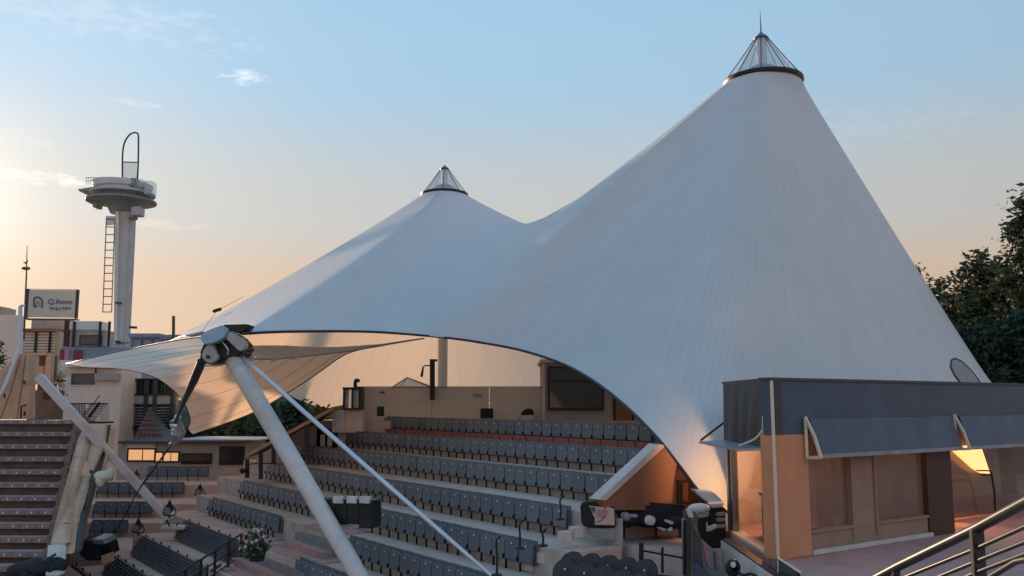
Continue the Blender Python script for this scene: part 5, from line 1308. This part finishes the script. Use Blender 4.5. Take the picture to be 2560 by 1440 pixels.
for x, y, r in ((60, 1428, .35), (100, 1420, .4), (134, 1412, .3), (84, 1440, .4)): MB().ball(W(x, y, 25), r, 10, 7, (1.3, .8, .7), .12).build('cover', 'cloth_black', dc, smooth=True)
for x0, y0, x1, y1 in ((106, 1404, 140, 1385), (60, 1436, 120, 1410), (120, 1440, 142, 1394)): MB().bar(W(x0, y0, 24.7), W(x1, y1, 24.9), .06).build('bar', 'dark_steel', dc)
# aisle paved with pink and grey slabs between the two seat sections
for k in (4, 5, 6):
    zf_ = E + ZK[k] - LEG + .004; base = ROW[k] if k < 6 else ROW6
    xa, xb = {4: (838, 926), 5: (708, 864), 6: (640, 736)}[k]
    if k < 6: ta, tb = row_t(k, xa) + .2, row_t(k, xb) - .1
    else: ta, tb = 3.6, .1
    nn = max(1, int((ta - tb) / .42)); depth = perp(4, 5)
    for i in range(nn):
        for j in range(4):
            a0, a1 = ta - (ta - tb) * (i + .02) / nn, ta - (ta - tb) * (i + .98) / nn; d0, d1 = .08 - depth * (j + .02) / 4, .08 - depth * (j + .98) / 4
            c = [base + U * a + NB * d for a, d in ((a0, d0), (a1, d0), (a1, d1), (a0, d1))]
            o = MB().prism([(p.x, p.y, zf_) for p in c], (0, 0, .018 + random.uniform(0, .008))).build('paver', random.choice(['tile_pink', 'tile_pink', 'terrace_pink', 'tile_grey']))
            struct(o)
    for st in (1, 2):
        mb = MB(); hgt = .21 * (3 - st); dn = .10 - perp(4, 5) + .30 * st
        # two shorter steps down to the next terrace
        c = [base + U * a + NB * d for a, d in ((ta, -perp(4, 5) + .2 - .32 * (st - 1)), (tb, -perp(4, 5) + .2 - .32 * (st - 1)), (tb, -perp(4, 5) + .2 - .32 * st), (ta, -perp(4, 5) + .2 - .32 * st))]
        struct(MB().prism([(p.x, p.y, zf_ - .004 - .63) for p in c], (0, 0, hgt)).build('aisle_step', 'tile_grey' if st == 1 else 'tile_pink', bevel=.008))
# terrace of the short seventh row
c = [ROW6 + U * .6 + NB * .13, ROW6 - U * 9 + NB * .13, ROW6 - U * 9 - NB * 2.2, ROW6 + U * .6 - NB * 2.2]
struct(MB().prism([(p.x, p.y, ROW6.z - LEG + .008) for p in c], (0, 0, -.6)).build('seating_terrace', 'concrete', bevel=.01))

# ================================================================== TREES
def leaf_mass(name, blobs, n, size, m, parent, seed, loose=.25):
    rnd = np.random.RandomState(seed); P = []
    wt = np.array([b[1] ** 2 for b in blobs]); wt = wt / wt.sum()
    cl = []
    for (c, r, sq), k in zip(blobs, rnd.multinomial(max(6, n // 45), wt)):
        for _ in range(k):
            d = rnd.randn(3); d /= np.linalg.norm(d); rr = r * (rnd.uniform(.35, 1.0) ** .5) * (1 + loose * max(0, rnd.randn()) * .35)
            cl.append((np.array(c) + d * rr * np.array(sq), rnd.uniform(.5, 1.2)))
    per = max(1, n // len(cl)); pts = []
    for c, s in cl: pts.append(c + rnd.randn(per, 3) * size * 1.9 * s * np.array([1, 1, .7]))
    pts = np.concatenate(pts); k = len(pts)
    u = rnd.randn(k, 3); u[:, 2] *= .55; u /= np.linalg.norm(u, axis=1)[:, None]; w = np.cross(u, rnd.randn(k, 3)); w /= np.linalg.norm(w, axis=1)[:, None]
    L = (size * rnd.uniform(.6, 1.3, k))[:, None]
    v = np.stack([pts - u * L, pts + w * L * .42, pts + u * L, pts - w * L * .42], 1).reshape(-1, 3)
    o_ = np.array(ORG.get(parent.name, Vector())) if parent else np.zeros(3)
    v = v - o_
    me = bpy.data.meshes.new(name); me.vertices.add(len(v)); me.vertices.foreach_set('co', v.ravel())
    me.loops.add(4 * k); me.loops.foreach_set('vertex_index', np.arange(4 * k)); me.polygons.add(k); me.polygons.foreach_set('loop_start', np.arange(0, 4 * k, 4))
    me.update(); me.materials.append(M[m]); ob = bpy.data.objects.new(name, me); COL.objects.link(ob); ob.parent = parent
    ORG[ob.name] = Vector(o_); return ob
def tree(label, px, ytop, ybase, D, wpx, n, size, m, seed, group, blobs=None, trunk=.25):
    k = D / F; top = W(px, ytop, D); base = Vector((top.x, D, 0)); h = top.z
    t = thing('tree', label, 'tree', tuple(base), group); rnd = random.Random(seed); R0 = wpx * k / 2
    if blobs is None:
        blobs = []; zc0 = max(1.2, W(px, ybase, D).z)
        for i in range(16):
            f = (i + .5) / 16; zz = zc0 + (h - zc0) * f; prof = math.sqrt(max(.05, 1 - ((f - .38) / .66) ** 2))
            a = i * 2.4 + rnd.uniform(-.4, .4); off = rnd.uniform(.25, .62) * R0 * prof
            blobs.append(((base.x + off * math.cos(a), D + off * math.sin(a), zz - R0 * .12), R0 * prof * rnd.uniform(.42, .62), (1, 1, .85)))
    leaf_mass('crown', blobs, n, size, m, t, seed)
    b = MB(); b.tube(smoothpath([base, base + Vector((.1, 0, h * .3)), base + Vector((-.1, .1, h * .55)), base + Vector((.1, .1, h * .88))], 3), [trunk] * 3 + [trunk * .8] * 3 + [trunk * .5] * 3 + [trunk * .2], 8)
    b.build('trunk', 'bark', t, smooth='auto')
    lm = MB()
    for c, r, sq in blobs[:8]:
        s_ = base + Vector((0, 0, rnd.uniform(.25, .6) * h)); e = Vector(c); lm.tube(smoothpath([s_, s_.lerp(e, .5) + Vector((0, 0, -.2)), e], 3), [trunk * .45, trunk * .4, trunk * .33, trunk * .28, trunk * .2, trunk * .14, trunk * .08], 6)
    lm.build('limb', 'bark', t, smooth='auto'); return t
GR = 'trees behind the right flank of the roof'
tree('tall dark tree cut by the right edge, its top the highest of the trees', 2588, 462, 980, 46, 230, 15000, .20, 'leaf_dark', 11, GR)
tree('dark bushy tree left of the tall tree at the right edge', 2470, 640, 985, 50, 250, 15000, .21, 'leaf_dark', 12, GR)
tree('warm green tree low behind the right flank of the roof', 2440, 752, 985, 55, 210, 8000, .20, 'leaf_warm', 13, GR)
tree('dark tree closest to the white roof flank on the right', 2350, 690, 985, 60, 220, 12000, .22, 'leaf_dark', 14, GR)
tree('bluish green bush below the tall tree at the right edge', 2555, 775, 990, 43, 130, 6000, .17, 'leaf_teal', 15, GR)
tree('thin tree top just peeping over the roof flank on the right', 2284, 648, 985, 64, 70, 1500, .20, 'leaf_dark', 16, GR)
tree('dark tree filling the ground behind the pavilion roof at the right', 2500, 820, 1000, 44, 300, 12000, .21, 'leaf_dark', 17, GR)
GL = 'bushes on the slope seen under the sail'
for i, (px, yt, D, w_, m, lab) in enumerate(((520, 1052, 66, 110, 'leaf_dark', 'dark bush just right of the silver bundle under the sail'), (600, 1030, 70, 120, 'leaf_warm', 'yellowish bush under the middle of the sail'),
        (680, 1004, 72, 130, 'leaf_dark', 'large dark bush between the sail and the pylon leg'), (740, 996, 66, 110, 'leaf_teal', 'bluish green bush behind the thin strut'), (640, 1060, 58, 120, 'leaf_dark', 'low dark bush behind the pylon leg'), (790, 1012, 70, 90, 'leaf_warm', 'small green bush above the stair canopy'))):
    tree(lab, px, yt, 1110, D, w_, 3000, .22, m, 40 + i, GL, trunk=.14)
leaf_mass('foliage', [(tuple(W(138, 955, 44.5)), .6, (1, 1, 1.3)), (tuple(W(146, 925, 44.5)), .4, (1, 1, 1.2))], 420, .11, 'sign_cream', sh, 70)
MB().bar(W(140, 1000, 44.5), W(140, 940, 44.5), .06).build('stem', 'bark', sh)
leaf_mass('foliage', [(tuple(W(140, 972, 44.6)), .55, (1, 1, 1.1))], 300, .11, 'leaf_dark', sh, 71)
ls = tree('pale dry tree at the far left edge beside the ramp', -6, 860, 1000, 52, 70, 1400, .14, 'leaf_warm', 80, 'trees at the far left')
